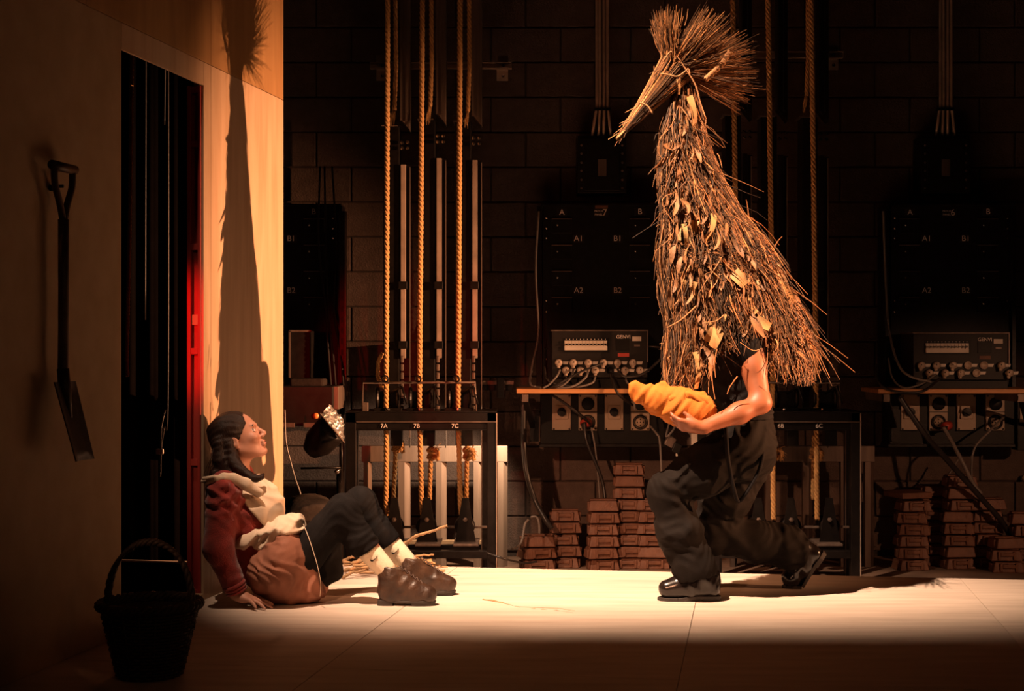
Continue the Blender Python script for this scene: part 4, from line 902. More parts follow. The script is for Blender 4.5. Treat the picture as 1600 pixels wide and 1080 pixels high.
def strand_noise(p):
    q = (p - HC) @ HR
    return .0010 * np.sin(np.arctan2(q[..., 1], q[..., 2] + .02) * 26 + 40 * q[..., 0]) + .0006 * np.sin(q[..., 2] * 150 + q[..., 0] * 110 + q[..., 1] * 230)
h.warp(strand_noise); hair = h.build('hair', 'hair', woman)
fl = MB()
for k in range(46):
    a = Vector(w((random.uniform(-.12, -.06), random.uniform(-.095, -.03), random.uniform(-.10, .03)))); b2 = a + Vector((random.uniform(-.05, .02), random.uniform(-.03, .01), random.uniform(-.16, -.05)))
    fl.tube([a, a.lerp(b2, .5) + Vector((random.uniform(-.015, .012), -.008, 0)), b2], [.0016, .0014, .0006], 4)
fl = fl.build('loose_hair', 'hair', woman, True); fl['kind'] = 'stuff'
# cardigan
c = SDF((-1.42, 6.30, .0), (-.95, 7.06, .62), .0055)
c.cap(PA(412, 870, 6.67), waist, .135, .122, .05, sq=(1, 1.25, 1)); c.cap(waist, chest, .122, .130, .05, sq=(1, 1.3, 1)); c.cap(chest, nb, .128, .082, .05, sq=(1, 1.5, 1))
c.cap(PA(350, 764, 6.49), PA(371, 762, 6.83), .066, .066, .05); c.ell(PA(368, 746, 6.655), (.07, .08, .045), .03)
c.chain([shR, elR, wrR + np.array((-.006, 0, .012))], [.068, .060, .043], .03); c.chain([shL, elL, wrL], [.066, .056, .043], .03)
c.warp(lambda p: fold(p, .0055, 62, (.5, .3, .8), 5, .05)); c.warp(lambda p: fold(p, .0022, 120, (.2, -.4, .9), 8, .04))
c.cap(PA(374, 727, 6.64), PA(366, 760, 6.66), .062, .05, .01, 'sub')
c.cap(wrR + np.array((.0, 0, -.004)), wrR + np.array((.05, -.01, -.06)), .055, .06, .006, 'sub')
c.plane((0, 0, .004), (0, 0, -1)); c.build('cardigan', 'cardigan', woman)
cf = MB(); ax = Vector(wrR - elR).normalized()
for k in range(3): cf.torus(Vector(wrR) - ax * (.012 + .014 * k), .040 + .002 * k, .008, ax, 22, 8)
cf.build('cuff', 'cardigan', woman, True)
# apron: bib, shoulder strap with a gathered end, gathered waist, skirt
a = SDF((-1.36, 6.34, .2), (-.92, 7.0, .62), .005)
a.cap(waist, chest, .136, .150, .05, sq=(1.12, 1.2, 1)); a.cap(chest, nb, .150, .082, .05, sq=(1.1, 1.35, 1)); a.ell(PA(405, 795, 6.66), (.095, .13, .10), .05)
a.warp(lambda p: fold(p, .0045, 55, (.7, .2, .45), 21, .05))
def cutline(g, u0, v0, u1, v1, Y, side, k=.006):
    p0, p1 = PA(u0, v0, Y), PA(u1, v1, Y); d = p1 - p0; n = np.array((-d[2], 0, d[0])) * side; return g.plane(p0, n, k)
cutline(a, 352, 748, 410, 822, 6.5, -1); a.plane(PA(400, 741, 6.6), (-.35, 0, 1)); a.plane(PA(415, 842, 6.6), (0, 0, -1))
a.cap(PA(374, 727, 6.64), PA(370, 760, 6.66), .068, .056, .01, 'sub')
bib = a.build('apron_bib', 'linen', woman)
st = SDF((-1.40, 6.33, .46), (-1.05, 6.60, .60), .004)
st.chain([PA(403, 770, 6.50), PA(384, 757, 6.47), PA(365, 748, 6.455), PA(350, 746, 6.44), PA(338, 748, 6.43)], [.022, .024, .022, .018, .012], .012, sq=(1, .7, 1))
for k, (u1, v1) in enumerate(((318, 748), (322, 756), (330, 759), (340, 758), (316, 752))):
    st.chain([PA(350, 747, 6.435), PA((350 + u1) / 2, (747 + v1) / 2 - 2, 6.42 + .004 * k), PA(u1, v1, 6.425 + .006 * k)], [.011, .0085, .0075], .004)
st.warp(lambda p: fold(p, .002, 130, (.4, .2, 1), 31, .03)); st.build('apron_strap', 'linen', woman)
g = SDF((-1.22, 6.38, .14), (-.84, 6.98, .40), .005)
g.cap(PA(396, 843, 6.62), PA(440, 830, 6.60), .085, .075, .03, sq=(1, 1.6, .8)); g.ell(PA(452, 822, 6.62), (.058, .15, .048), .03); g.ell(PA(462, 818, 6.60), (.036, .11, .042), .02)
g.warp(lambda p: fold(p, .0065, 105, (-.35, .2, .95), 41, .045)); g.warp(lambda p: fold(p, .004, 70, (.5, .2, .8), 43, .05)); g.build('apron_gather', 'linen', woman)
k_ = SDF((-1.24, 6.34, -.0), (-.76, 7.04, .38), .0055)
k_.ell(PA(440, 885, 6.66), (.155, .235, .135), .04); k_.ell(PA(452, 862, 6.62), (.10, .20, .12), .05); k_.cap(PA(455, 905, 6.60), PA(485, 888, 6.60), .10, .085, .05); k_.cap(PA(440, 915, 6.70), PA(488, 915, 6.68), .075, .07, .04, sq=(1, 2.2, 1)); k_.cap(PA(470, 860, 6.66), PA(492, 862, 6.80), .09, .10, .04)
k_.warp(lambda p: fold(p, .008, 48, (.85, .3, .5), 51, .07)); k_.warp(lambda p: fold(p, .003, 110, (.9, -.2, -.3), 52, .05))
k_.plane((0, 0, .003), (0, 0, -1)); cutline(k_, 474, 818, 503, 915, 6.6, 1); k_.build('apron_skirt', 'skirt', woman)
hm = MB(); hm.tube(spline([P(474, 819, 6.52), P(484, 845, 6.48), P(495, 880, 6.455), P(501, 910, 6.46), P(500, 932, 6.52)], 6), .0014, 6); hm.build('apron_hem', 'linen', woman, True)
# leggings and the dark dress under the thighs
l = SDF((-1.05, 6.42, .0), (-.42, 7.0, .52), .0052)
l.chain([hN, kN, (kN + aN) / 2 + np.array((-.012, 0, -.012)), aN], [.094, .066, .060, .054], .03); l.chain([hF, kF, (kF + aF) / 2 + np.array((-.012, 0, -.012)), aF], [.094, .064, .060, .054], .03)
l.warp(lambda p: fold(p, .0025, 90, (.6, .1, -.7), 61, .05))
for kk, aa in ((kN, aN), (kF, aF)):
    ux = (aa - kk) / np.linalg.norm(aa - kk); l.put(lambda p, ux=ux, aa=aa: np.maximum(-((p - (aa - ux * .088)) @ ux), np.sqrt(((p - aa) ** 2).sum(-1)) - .15), aa - .15, aa + .15, .004, 'sub')
l.build('leggings', 'legging', woman)
dr = SDF((-.96, 6.56, .0), (-.66, 6.95, .34), .006)
dr.cap(PA(488, 880, 6.72), PA(520, 838, 6.74), .075, .05, .04, sq=(1, 1.8, 1)); dr.cap(PA(495, 905, 6.72), PA(522, 895, 6.74), .055, .03, .04, sq=(1, 1.8, 1)); dr.cap(PA(522, 850, 6.74), PA(524, 895, 6.74), .035, .028, .03, sq=(1, 2, 1))
dr.warp(lambda p: fold(p, .004, 60, (.9, .2, .3), 71, .05)); dr.plane((0, 0, .004), (0, 0, -1)); dr.build('dress', 'legging', woman)
def sock(parent, kn_, an_, back, topf, Y_off=0):
    ax = (kn_ - an_) / np.linalg.norm(kn_ - an_)
    prof = [(.038, -.06), (.042, -.02), (.0445, .02), (.047, .06), (.048, .092), (.046, .10)]
    mb = MB(); n = 44; vs = []
    q = Vector((0, 0, 1)).rotation_difference(Vector(ax)); c0 = Vector(an_)
    for r, z in prof:
        for k in range(n):
            t = 2 * math.pi * k / n; rr = r + (.0013 if k % 2 else 0); vs.append(c0 + q @ Vector((rr * math.cos(t), rr * math.sin(t), z)))
    m = len(prof); fs = [(i * n + k, i * n + (k + 1) % n, (i + 1) * n + (k + 1) % n, (i + 1) * n + k) for i in range(m - 1) for k in range(n)] + [tuple(range(n - 1, -1, -1)), tuple((m - 1) * n + k for k in range(n))]
    mb.add(vs, fs); sk = mb.build('sock', 'sock', parent, True)
    e1 = Vector((1, 0, 0)); e1 = (e1 - Vector(ax) * e1.dot(Vector(ax))).normalized(); nrm = Vector((0, -1, 0))
    cc = c0 + Vector(ax) * .045 + nrm * .051
    pts = [(-.016, .006), (-.017, -.002), (-.011, -.007), (.002, -.002), (.018, .010), (.003, .001), (-.009, -.001), (-.013, .003)]
    ang = .35
    poly = [cc + Vector((1, 0, .0)) * (x * math.cos(ang) - z * math.sin(ang)) + Vector((0, 0, 1)) * (x * math.sin(ang) + z * math.cos(ang)) for x, z in pts]
    MB().prism(poly, (0, .012, 0)).build('logo', 'black', sk)
def boot(parent, heel, yaw, nm='boot', mu='boot', low=False):
    """Lace-up ankle boot; heel = back of the sole on the floor."""
    o = np.array(heel, float); cy, sy = math.cos(yaw), math.sin(yaw); T = np.array([[cy, -sy, 0], [sy, cy, 0], [0, 0, 1.]])
    wv = lambda x, y, z: o + T @ np.array((x, y, z), float)
    lo = np.minimum.reduce([wv(x, y, 0) for x in (-.03, .30) for y in (-.07, .07)]); hi = np.maximum.reduce([wv(x, y, .22) for x in (-.03, .30) for y in (-.07, .07)])
    s = SDF(lo, hi, .0045); sq = None
    s.chain([wv(.058, 0, .175), wv(.052, 0, .12), wv(.047, 0, .07), wv(.050, 0, .045)], [.047, .045, .043, .040], .02)
    s.chain([wv(.062, 0, .125), wv(.115, 0, .092), wv(.165, 0, .062), wv(.215, 0, .050)], [.044, .040, .038, .034], .025)
    s.chain([wv(.055, 0, .042), wv(.15, .004, .038), wv(.21, .002, .040)], [.036, .040, .038], .02)
    s.warp(lambda p: fold(p, .0022, 95, (.6, .1, .8), 81, .05)); s.plane(wv(0, 0, .178), (.25, 0, 1)); s.plane(wv(0, 0, .016), (0, 0, -1), .003)
    bt = s.build(nm, mu, parent)
    sl_ = MB(); out = [(0.004, -.026), (.0, 0), (.004, .026), (.03, .037), (.08, .032), (.14, .040), (.20, .040), (.235, .028), (.252, 0), (.235, -.028), (.20, -.040), (.14, -.040), (.08, -.032), (.03, -.037)]
    sl_.prism([wv(x, y, .012) for x, y in out], (0, 0, .012)); sl_.build('sole', 'sole', bt, bevel=.002)
    MB().prism([wv(x, y, .0) for x, y in ((.002, -.026), (.0, 0), (.002, .026), (.03, .036), (.068, .033), (.072, 0), (.068, -.033), (.03, -.036))], (0, 0, .013)).prism([wv(x, y, .0) for x, y in ((.15, -.036), (.15, .036), (.235, .026), (.25, 0), (.235, -.026))], (0, 0, .013)).build('heel', 'sole', bt, bevel=.002)
    lc = MB()
    for k in range(6):
        t = k / 5; x = .104 + .085 * t; z = .158 - .062 * t; dx = .030 * (1 - t) * .25
        for sg in (-1, 1): lc.tube([wv(x - .012, -.016 * sg, z + .004), wv(x - .002, 0, z + .010), wv(x + .006, .016 * sg, z - .004)], .0022, 5)
    lc.build('lace', 'lace', bt, True)
    return bt
sock(woman, (kN + aN) / 2 + np.array((-.012, 0, -.012)), aN, 0, 0); sock(woman, (kF + aF) / 2 + np.array((-.012, 0, -.012)), aF, 0, 0)
boot(woman, P(590, 945, 6.575), -.06); h2 = P(624, 931, 6.83); boot(woman, (h2.x, h2.y, 0), .02)
bh = P(590, 945, 6.575)

# ---- the kneeling performer in the straw bird costume
man = thing('person', 'kneeling performer in a tall straw bird costume and black trousers, cradling an ochre bundle', 'person', tuple(P(1110, 937, 6.8))); man.location.z = 0
b = SDF((.48, 6.32, -.01), (1.55, 7.25, 1.66), .0062)
pel = PA(1163, 690, 6.82); wst = PA(1160, 645, 6.81); cht = PA(1150, 540, 6.79); nk = PA(1140, 465, 6.78); hd = PA(1132, 425, 6.78)
b.cap(pel, wst, .12, .105, .05, sq=(1, 1.3, 1)); b.cap(wst, cht, .105, .115, .05, sq=(1, 1.35, 1)); b.cap(cht, nk, .112, .07, .05, sq=(1, 1.6, 1)); b.cap(nk, hd, .055, .055, .03)
MR = rotm((-math.cos(.25), 0, -math.sin(.25)), (0, -1, 0), (-math.sin(.25), 0, math.cos(.25)))
head_sdf(b, hd + np.array((0, 0, .03)), MR, 1.0)
sL, eL, wL = PA(1172, 516, 6.69), PA(1189, 630, 6.60), PA(1098, 668, 6.52)
b.chain([sL, (sL + eL) / 2 + np.array((-.008, 0, 0)), eL], [.058, .053, .041], .03); b.chain([eL, eL * .62 + wL * .38 + np.array((0, 0, -.004)), wL], [.041, .043, .027], .03)
hand_sdf(b, wL + np.array((-.01, 0, 0)), (-.96, .08, .12), (0, .72, .70), (-.1, -.70, .70), .95, bend=(.5, .55, .4), spread=.05, thumb=(.55, .35, .5))
sR, eR, wR = PA(1165, 516, 6.98), PA(1150, 632, 7.06), PA(1085, 655, 6.88)
b.chain([sR, eR, wR], [.056, .041, .027], .03); hand_sdf(b, wR, (-.95, -.1, .1), (0, -.75, .65), (-.1, .7, .7), .95, bend=(.5, .5, .4), spread=.05)
kL, aL = PA(1042, 768, 6.70), PA(1092, 905, 6.69)
kR, aR = PA(1108, 832, 6.95), PA(1252, 861, 7.03)
b.chain([PA(1152, 700, 6.73), kL, aL], [.09, .058, .04], .03); b.chain([PA(1166, 705, 6.92), kR, aR], [.09, .058, .04], .03)
b.build('body', 'skin2', man)
eyes(man, lambda p: hd + np.array((0, 0, .03)) + MR @ np.array(p, float), 1.0, MR)
t_ = SDF((.80, 6.46, .78), (1.36, 7.16, 1.40), .007)
t_.cap(PA(1161, 660, 6.81), wst, .128, .116, .04, sq=(1, 1.3, 1)); t_.cap(wst, cht, .118, .128, .05, sq=(1, 1.35, 1)); t_.cap(cht, nk, .126, .085, .05, sq=(1, 1.55, 1)); t_.warp(lambda p: fold(p, .005, 50, (.3, .3, .9), 91, .05))
t_.build('shirt', 'shirt', man)
T = SDF((.52, 6.46, .06), (1.52, 7.30, .90), .0062)
T.cap(PA(1163, 700, 6.82), PA(1160, 652, 6.81), .142, .122, .04, sq=(1, 1.28, 1))
T.chain([PA(1150, 702, 6.72), PA(1095, 738, 6.71), kL], [.122, .104, .078], .05); T.chain([kL, PA(1062, 830, 6.70), PA(1086, 890, 6.69), PA(1091, 912, 6.69)], [.080, .092, .088, .082], .04)
T.chain([PA(1166, 712, 6.92), PA(1136, 775, 6.94), kR], [.122, .106, .086], .05); T.chain([kR, PA(1180, 846, 6.99), PA(1230, 855, 7.02), PA(1252, 861, 7.03)], [.086, .090, .088, .080], .04)
T.warp(lambda p: fold(p, .006, 46, (.75, .15, -.6), 101, .07)); T.warp(lambda p: fold(p, .003, 100, (.2, .2, .95), 102, .05))
for ang, cpt in ((.9, PA(1078, 770, 6.66)), (.5, PA(1135, 812, 6.86)), (.2, PA(1150, 822, 6.87))): T.cap(cpt, cpt + np.array((.09 * math.cos(ang), .0, -.05)), .012, .006, .012, 'sub')
T.cap(PA(1092, 919, 6.69), PA(1096, 960, 6.69), .10, .10, .006, 'sub')
ax_ = (aR - kR) / np.linalg.norm(aR - kR); T.plane(aR + ax_ * .006, ax_ + np.array((0, 0, .12)), .006)
trs = T.build('trousers', 'trouser', man)
wbnd = MB().torus(P(1160, 648, 6.81), .128, .010, (-.1, 0, 1), 30, 8); wbnd.v = [(x, 6.81 + (y - 6.81) * 1.25, z) for x, y, z in wbnd.v]; wbnd.build('waistband', 'shirt', man, True)
bs = MB().tube(spline([P(1134, 668, 6.60), P(1138, 720, 6.58), P(1148, 770, 6.60), P(1155, 783, 6.64), P(1168, 768, 6.62), P(1186, 735, 6.62), P(1193, 700, 6.66), P(1190, 668, 6.70)], 7), .009, 6); bs.build('strap', 'shirt', man, True)
def shoe(parent, toe, d, up, side, L=.285, hinge=0.0):
    """Polished leather shoe; toe = tip on the floor, d from toe to heel, up = sole normal."""
    o = np.array(toe, float); d, up, side = (np.array(x, float) / np.linalg.norm(x) for x in (d, up, side))
    H0 = .085; ch, sh_ = math.cos(hinge), math.sin(hinge); d2, up2 = d * ch + up * sh_, up * ch - d * sh_
    def wv(x, y, z): return o + d * x + side * y + up * z if x <= H0 else o + d * H0 + d2 * (x - H0) + side * y + up2 * z
    pts = [wv(x, y, z) for x in (-.02, .32) for y in (-.07, .07) for z in (-.02, .16)]
    s = SDF(np.minimum.reduce(pts), np.maximum.reduce(pts), .0045)
    s.chain([wv(.04, 0, .042), wv(.09, 0, .050), wv(.15, 0, .058)], [.034, .042, .040], .02); s.chain([wv(.05, 0, .03), wv(.15, 0, .034), wv(.235, 0, .036)], [.036, .040, .036], .02)
    s.chain([wv(.15, 0, .065), wv(.20, 0, .088), wv(.232, 0, .09)], [.040, .038, .034], .03); s.cap(wv(.238, 0, .035), wv(.242, 0, .10), .033, .030, .02)
    s.warp(lambda p: fold(p, .0018, 110, d, 111, .04)); s.plane(wv(0, 0, .001), -up, .003); s.plane(wv(.2, 0, .004), -up2, .003); s.plane(wv(.2, 0, .118), up2, .004)
    sh = s.build('shoe', 'shoe', parent)
    out = [(.0, 0), (.012, .024), (.045, .040), (.10, .044), (.16, .036), (.24, .036), (.272, .024), (.278, 0), (.272, -.024), (.24, -.036), (.16, -.036), (.10, -.044), (.045, -.040), (.012, -.024)]
    so = MB()
    for seg, un in (([(.0, 0), (.012, .024), (.045, .040), (.085, .043), (.085, -.043), (.045, -.040), (.012, -.024)], up), ([(.0851, .043), (.10, .044), (.16, .036), (.24, .036), (.272, .024), (.278, 0), (.272, -.024), (.24, -.036), (.16, -.036), (.10, -.044), (.0851, -.043)], up2)):
        so.prism([wv(x, y, -.011 if x < .13 else -.004) for x, y in seg], un * .014)
    so.build('sole', 'sole', sh, bevel=.002)
    MB().prism([wv(x, y, -.012) for x, y in ((.195, -.034), (.195, .034), (.24, .035), (.27, .023), (.276, 0), (.27, -.023), (.24, -.035))], up2 * .02).build('heel', 'sole', sh, bevel=.002)
    sm = MB().tube([wv(.195, -.037, .05), wv(.205, -.036, .08), wv(.20, -.030, .112)], .0016, 5); sm.build('seam', 'sole', sh, True)
    return sh
tz = P(1027, 936, 6.69); shoe(man, (tz.x, 6.69, .012), (1, 0, 0), (0, 0, 1), (0, 1, 0))
tb = P(1222, 917, 7.02); shoe(man, (tb.x, 7.03, .011), (1, .05, 0), (0, 0, 1), (0, 1, 0), hinge=math.radians(54))

# ---- costume: burlap core, thousands of straws, leaves, twig head
prof_v = [120, 150, 180, 210, 260, 310, 360, 400, 450, 500, 540, 575, 600]
prof_l = [1058, 1049, 1043, 1035, 1036, 1036, 1041, 1034, 1038, 1046, 1046, 1045, 1040]
prof_r = [1080, 1087, 1092, 1096, 1112, 1138, 1170, 1194, 1216, 1236, 1250, 1260, 1266]
def prof(v): l_, r_ = np.interp(v, prof_v, prof_l), np.interp(v, prof_v, prof_r); return (l_ + r_) / 2, (r_ - l_) / 2
CY = 6.78
costume = MB(); rings = []
cv = [128, 150, 180, 220, 270, 320, 370, 420, 470, 510, 535]; n = 26
for v in cv:
    uc, hw = prof(v); hw *= .80
    for k in range(n):
        t = 2 * math.pi * k / n; p = P(uc + hw * math.cos(t), v, CY); costume.v.append((p.x, CY + hw * .62 * px(CY) * math.sin(t), p.z))
m = len(cv); costume.f = [(i * n + k, (i + 1) * n + k, (i + 1) * n + (k + 1) % n, i * n + (k + 1) % n) for i in range(m - 1) for k in range(n)] + [tuple(range(n))]
cos_o = costume.build('straw_costume', 'core', man, True)
class Straw:
    def __init__(s): s.v = []; s.f = []; s.c = []
    def add(s, pts, r0, r1, tone):
        n0 = len(s.v); m = len(pts); pts = [Vector(p) for p in pts]
        d = (pts[-1] - pts[0]).normalized(); a = d.orthogonal().normalized(); b_ = d.cross(a)
        for i, p in enumerate(pts):
            r = r0 + (r1 - r0) * i / (m - 1)
            for k in range(3): t = 2.094 * k; s.v.append(tuple(p + (a * math.cos(t) + b_ * math.sin(t)) * r))
            s.c += [tone] * 3
        s.f += [(n0 + i * 3 + k, n0 + i * 3 + (k + 1) % 3, n0 + (i + 1) * 3 + (k + 1) % 3, n0 + (i + 1) * 3 + k) for i in range(m - 1) for k in range(3)]
    def build(s, name, parent):
        me = bpy.data.meshes.new(name); me.from_pydata(s.v, [], s.f); me.materials.append(M['straw'])
        at = me.color_attributes.new('tone', 'FLOAT_COLOR', 'POINT'); at.data.foreach_set('color', np.array([(*c, 1.0) for c in s.c], np.float32).ravel())
        me.polygons.foreach_set('use_smooth', [True] * len(me.polygons)); me.update()
        o = bpy.data.objects.new(name, me); COL.objects.link(o); hang(o, parent); o['kind'] = 'stuff'; return o
def tone():
    k = random.choice((.10, .14, .2, .3, .42, .6, .85, 1.25)) * random.uniform(.85, 1.15); wm = random.uniform(.9, 1.12); return (k * wm, k, k / wm)
def surf(v, t, off): uc, hw = prof(v); p = P(uc + (hw + off) * math.cos(t), v, CY); return Vector((p.x, CY + (hw * .64 + off) * px(CY) * math.sin(t), p.z))
S = Straw()
for i in range(4700):
    v0 = 132 + 425 * random.random() ** .72
    t = random.uniform(-math.pi, 0.35) if random.random() < .84 else random.uniform(.3, math.pi - .3)
    Lp = random.uniform(60, 210); off = random.uniform(-11, 4); v1 = v0 + Lp
    uc, hw = prof(min(v1, 590)); ue = uc + hw * math.cos(t)
    lim = 612
    if 1092 < ue < 1216 and math.sin(t) < .2: lim = random.uniform(522, 558) - (26 if 1148 < ue < 1208 else 0)
    elif ue >= 1216: lim = random.uniform(528, 604)
    else: lim = random.uniform(548, 614)
    v1 = min(v1, lim)
    if v1 - v0 < 18: continue
    tilt = .22 * math.sin(v0 * .045 + t * 3.1) + .16 * math.sin(v0 * .021 - t * 5 + 1); dt = random.gauss(0, .13) + tilt * .5; bow = random.uniform(-4, 9); fl_ = random.uniform(-2, 6) * (1 + max(0, (v1 - 500) / 130)); sway = random.gauss(0, .10)
    pts = []
    for j in range(6):
        x = j / 5; pts.append(surf(v0 + (v1 - v0) * x, t + dt * x + sway * math.sin(3 * x), off + bow * math.sin(math.pi * x) + fl_ * x * x))
    S.add(pts, random.choice((.0014, .0018, .0026, .0042, .0055)), .0012, tone())
# long trailing twigs on the right, wild ends on the left
for i in range(170):
    v0 = random.uniform(330, 520); uc, hw = prof(v0); t = random.uniform(-.75, .25); p0 = surf(v0, t, 1)
    sl_ = random.uniform(.75, 1.35); Lr = random.uniform(60, 150); e = P(0, 0, 1)
    du = Lr * .50 * random.uniform(.5, 1.15); dv = du * sl_ * random.uniform(.8, 1.5); u_end = 800 + p0.x / CY * F + du; v_end = v0 + dv
    if v_end > 606: v_end = 606 - random.uniform(0, 25)
    p2 = P(u_end, v_end, CY + random.uniform(-.22, .12)); p1 = p0.lerp(p2, .5) + Vector((.012, 0, .018)); S.add([p0, p0.lerp(p1, .5), p1, p1.lerp(p2, .5) + Vector((0, 0, .006)), p2], random.choice((.002, .003, .0042)), .0012, tone())
for (u0, v0, u1, v1) in ((1235, 510, 1336, 582), (1228, 500, 1325, 560), (1240, 520, 1300, 570), (1215, 440, 1292, 492), (1205, 410, 1262, 460), (1245, 500, 1283, 598), (1250, 490, 1278, 588), (1240, 500, 1270, 585), (1160, 330, 1212, 400), (1170, 340, 1166, 312), (1204, 400, 1222, 370), (1120, 240, 1128, 262)):
    a_, c_ = P(u0, v0, CY - .05), P(u1, v1, CY - .08); S.add([a_, a_.lerp(c_, .35) + Vector((0, 0, .012)), a_.lerp(c_, .7) + Vector((0, 0, .010)), c_], .0036, .0016, (1, .95, .9))
for i in range(80):
    v0 = random.uniform(200, 560); t = -math.pi + random.uniform(-.2, .7); p0 = surf(v0, t, 0); e = p0 + Vector((random.uniform(-.05, -.005), random.uniform(-.06, .02), random.uniform(-.12, .02))); S.add([p0, p0.lerp(e, .5) + Vector((-.012, -.01, .012)), e], .002, .001, tone())
for (pts) in (((1056, 300), (1038, 308), (1036, 322), (1052, 348)), ((1043, 200), (1030, 222), (1032, 245), (1048, 255)), ((1060, 165), (1050, 195), (1030, 217)), ((1088, 478), (1064, 500), (1042, 512)), ((1132, 492), (1118, 502), (1100, 504)), ((1190, 545), (1176, 548), (1156, 535)), ((1152, 588), (1140, 605), (1136, 616)), ((1113, 560), (1112, 590), (1117, 624)), ((1120, 545), (1116, 568), (1118, 590))):
    pp = [P(u, v, 6.50 if v > 470 else CY - prof(v)[1] * px(CY) * .75) for u, v in pts]; S.add(spline(pp, 3), .0032, .0018, (1.25, 1.15, 1.05))
for i in range(650):
    v0 = random.uniform(170, 545); uc, hw = prof(v0); t = random.uniform(-2.5, -.6); ue = uc + hw * math.cos(t)
    if v0 > 470 and 1085 < ue < 1225: continue
    p0 = surf(v0, t, random.uniform(2, 6)); an_ = random.gauss(-1.4, .4); Lr = random.uniform(25, 85) * px(CY); e = p0 + Vector((math.cos(an_) * Lr, random.uniform(-.05, .01), math.sin(an_) * Lr))
    if e.z < CH - 70 * px(CY): continue
    S.add([p0, p0.lerp(e, .35) + Vector((random.gauss(0, .006), -.01, 0)), p0.lerp(e, .7) + Vector((random.gauss(0, .008), -.012, 0)), e], random.choice((.0014, .002, .003, .0045)), .001, tone())
straw = S.build('straw', cos_o)
# loose straws lying across the others
# horizontal matted straw band
B_ = Straw()
for i in range(300):
    uc, hw = prof(405); t = random.uniform(-2.6, -.4); v0 = 392 + 30 * (t + 2.6) / 2.2 + random.gauss(0, 10); p0 = surf(v0, t, 4); e = surf(v0 + random.gauss(6, 10), t + random.uniform(.15, .4), 6); B_.add([p0, p0.lerp(e, .5) + Vector((0, -.012, .004)), e], .0018, .0012, tone())
B_.build('straw_band', cos_o)
# leaves: each a bent strip with two faces
def leaf_mesh(name, m, L, Wd, bend, twist, pointed):
    mb = MB(); n = 7; vs = []
    for off in (0, .0014):
        for i in range(n):
            x = i / (n - 1); wd = Wd * (math.sin(math.pi * min(max(x, .04), .97)) ** .55 if pointed else (1 - .25 * x))
            for y in (-1, 0, 1):
                a = twist * x; vs.append(((y * wd / 2) * math.cos(a), off + (y * wd / 2) * math.sin(a) + bend * math.sin(math.pi * x) + (.15 * wd * (1 - y * y)), -L * x))
    F_ = []
    for i in range(n - 1):
        for j in range(2):
            q = (i * 3 + j, i * 3 + j + 1, (i + 1) * 3 + j + 1, (i + 1) * 3 + j); F_.append(q); F_.append(tuple(3 * n + z for z in q[::-1]))
    mb.add(vs, F_); return mb.mesh(name, m, True)
LM = [leaf_mesh('leaf', 'leaf', .10, .03, -.012, .7, True), leaf_mesh('leaf', 'leaf', .075, .036, .012, -.5, True), leaf_mesh('leaf', 'husk', .12, .026, -.018, .4, False), leaf_mesh('leaf', 'leaf', .13, .022, .02, 1.1, True), leaf_mesh('leaf', 'husk', .07, .05, -.006, .2, False), leaf_mesh('leaf', 'darkleaf', .11, .028, .016, .8, True)]
def leaf(p, rx, ry, rz, sc, k, parent=None, nm='leaf'):
    o = bpy.data.objects.new(nm, LM[k]); COL.objects.link(o); o.location = p; o.rotation_euler = (rx, ry, rz); o.scale = (sc, sc, sc); hang(o, parent or cos_o); return o
FRONT = lambda u, v: P(u, v, CY - (prof(v)[1] * .64 + 6) * px(CY) * math.sqrt(max(.05, 1 - min(.98, abs(u - prof(v)[0]) / prof(v)[1]) ** 2)))
for u, v, ry, sc, k in ((1076, 150, -.12, 1.35, 2), (1060, 158, .25, 1.3, 3), (1094, 178, -.35, .8, 1), (1062, 228, 1.5, 1.0, 1), (1044, 245, .9, .9, 0), (1087, 208, .1, .9, 0), (1077, 310, .2, 1.0, 1), (1086, 345, .15, .7, 4), (1068, 350, -.1, .9, 2), (1115, 335, .3, 1.2, 2), (1160, 345, -.42, 1.1, 2), (1167, 352, -.35, 1.0, 2), (1210, 412, -.42, 1.6, 2),
                         (1145, 425, -.7, 1.1, 4), (1155, 432, -1.3, .9, 4), (1163, 444, -.55, .9, 1), (1085, 440, .35, .6, 4), (1065, 425, -.1, .8, 2), (1092, 420, -.3, .9, 0), (1187, 410, .1, 1.2, 3), (1175, 440, .05, 1.2, 3), (1118, 508, .42, 1.15, 4), (1122, 515, .45, 1.2, 4), (1082, 515, -.25, 1.3, 3), (1086, 550, -.1, 1.1, 2), (1090, 560, .05, 1.1, 2),
                         (1172, 490, -.5, 1.2, 0), (1180, 500, -1.1, 1.0, 4), (1192, 515, -1.4, .9, 1), (1205, 512, -1.0, 1.2, 3), (1165, 505, .2, .8, 1), (1180, 482, .8, .7, 4), (1112, 555, 0, .9, 3), (1232, 448, -.5, 1.2, 0), (1222, 520, -.7, 1.2, 3)):
    leaf(FRONT(u, v) + Vector((0, -.015, 0)), random.uniform(-.2, .2), ry, random.uniform(-.4, .4), sc, k)
for i in range(90):
    v = 150 + 400 * random.random() ** .8; uc, hw = prof(v); u = uc + hw * random.uniform(-.95, .9)
    if v > 500 and 1120 < u < 1220: continue
    leaf(FRONT(u, v) + Vector((0, random.uniform(-.02, .004), 0)), random.uniform(-.5, .4), random.gauss(0, .45) - .15 * (u - uc) / hw, random.uniform(-1.2, 1.2), random.uniform(.3, .75), random.choice((0, 5, 1, 3, 5, 2)))
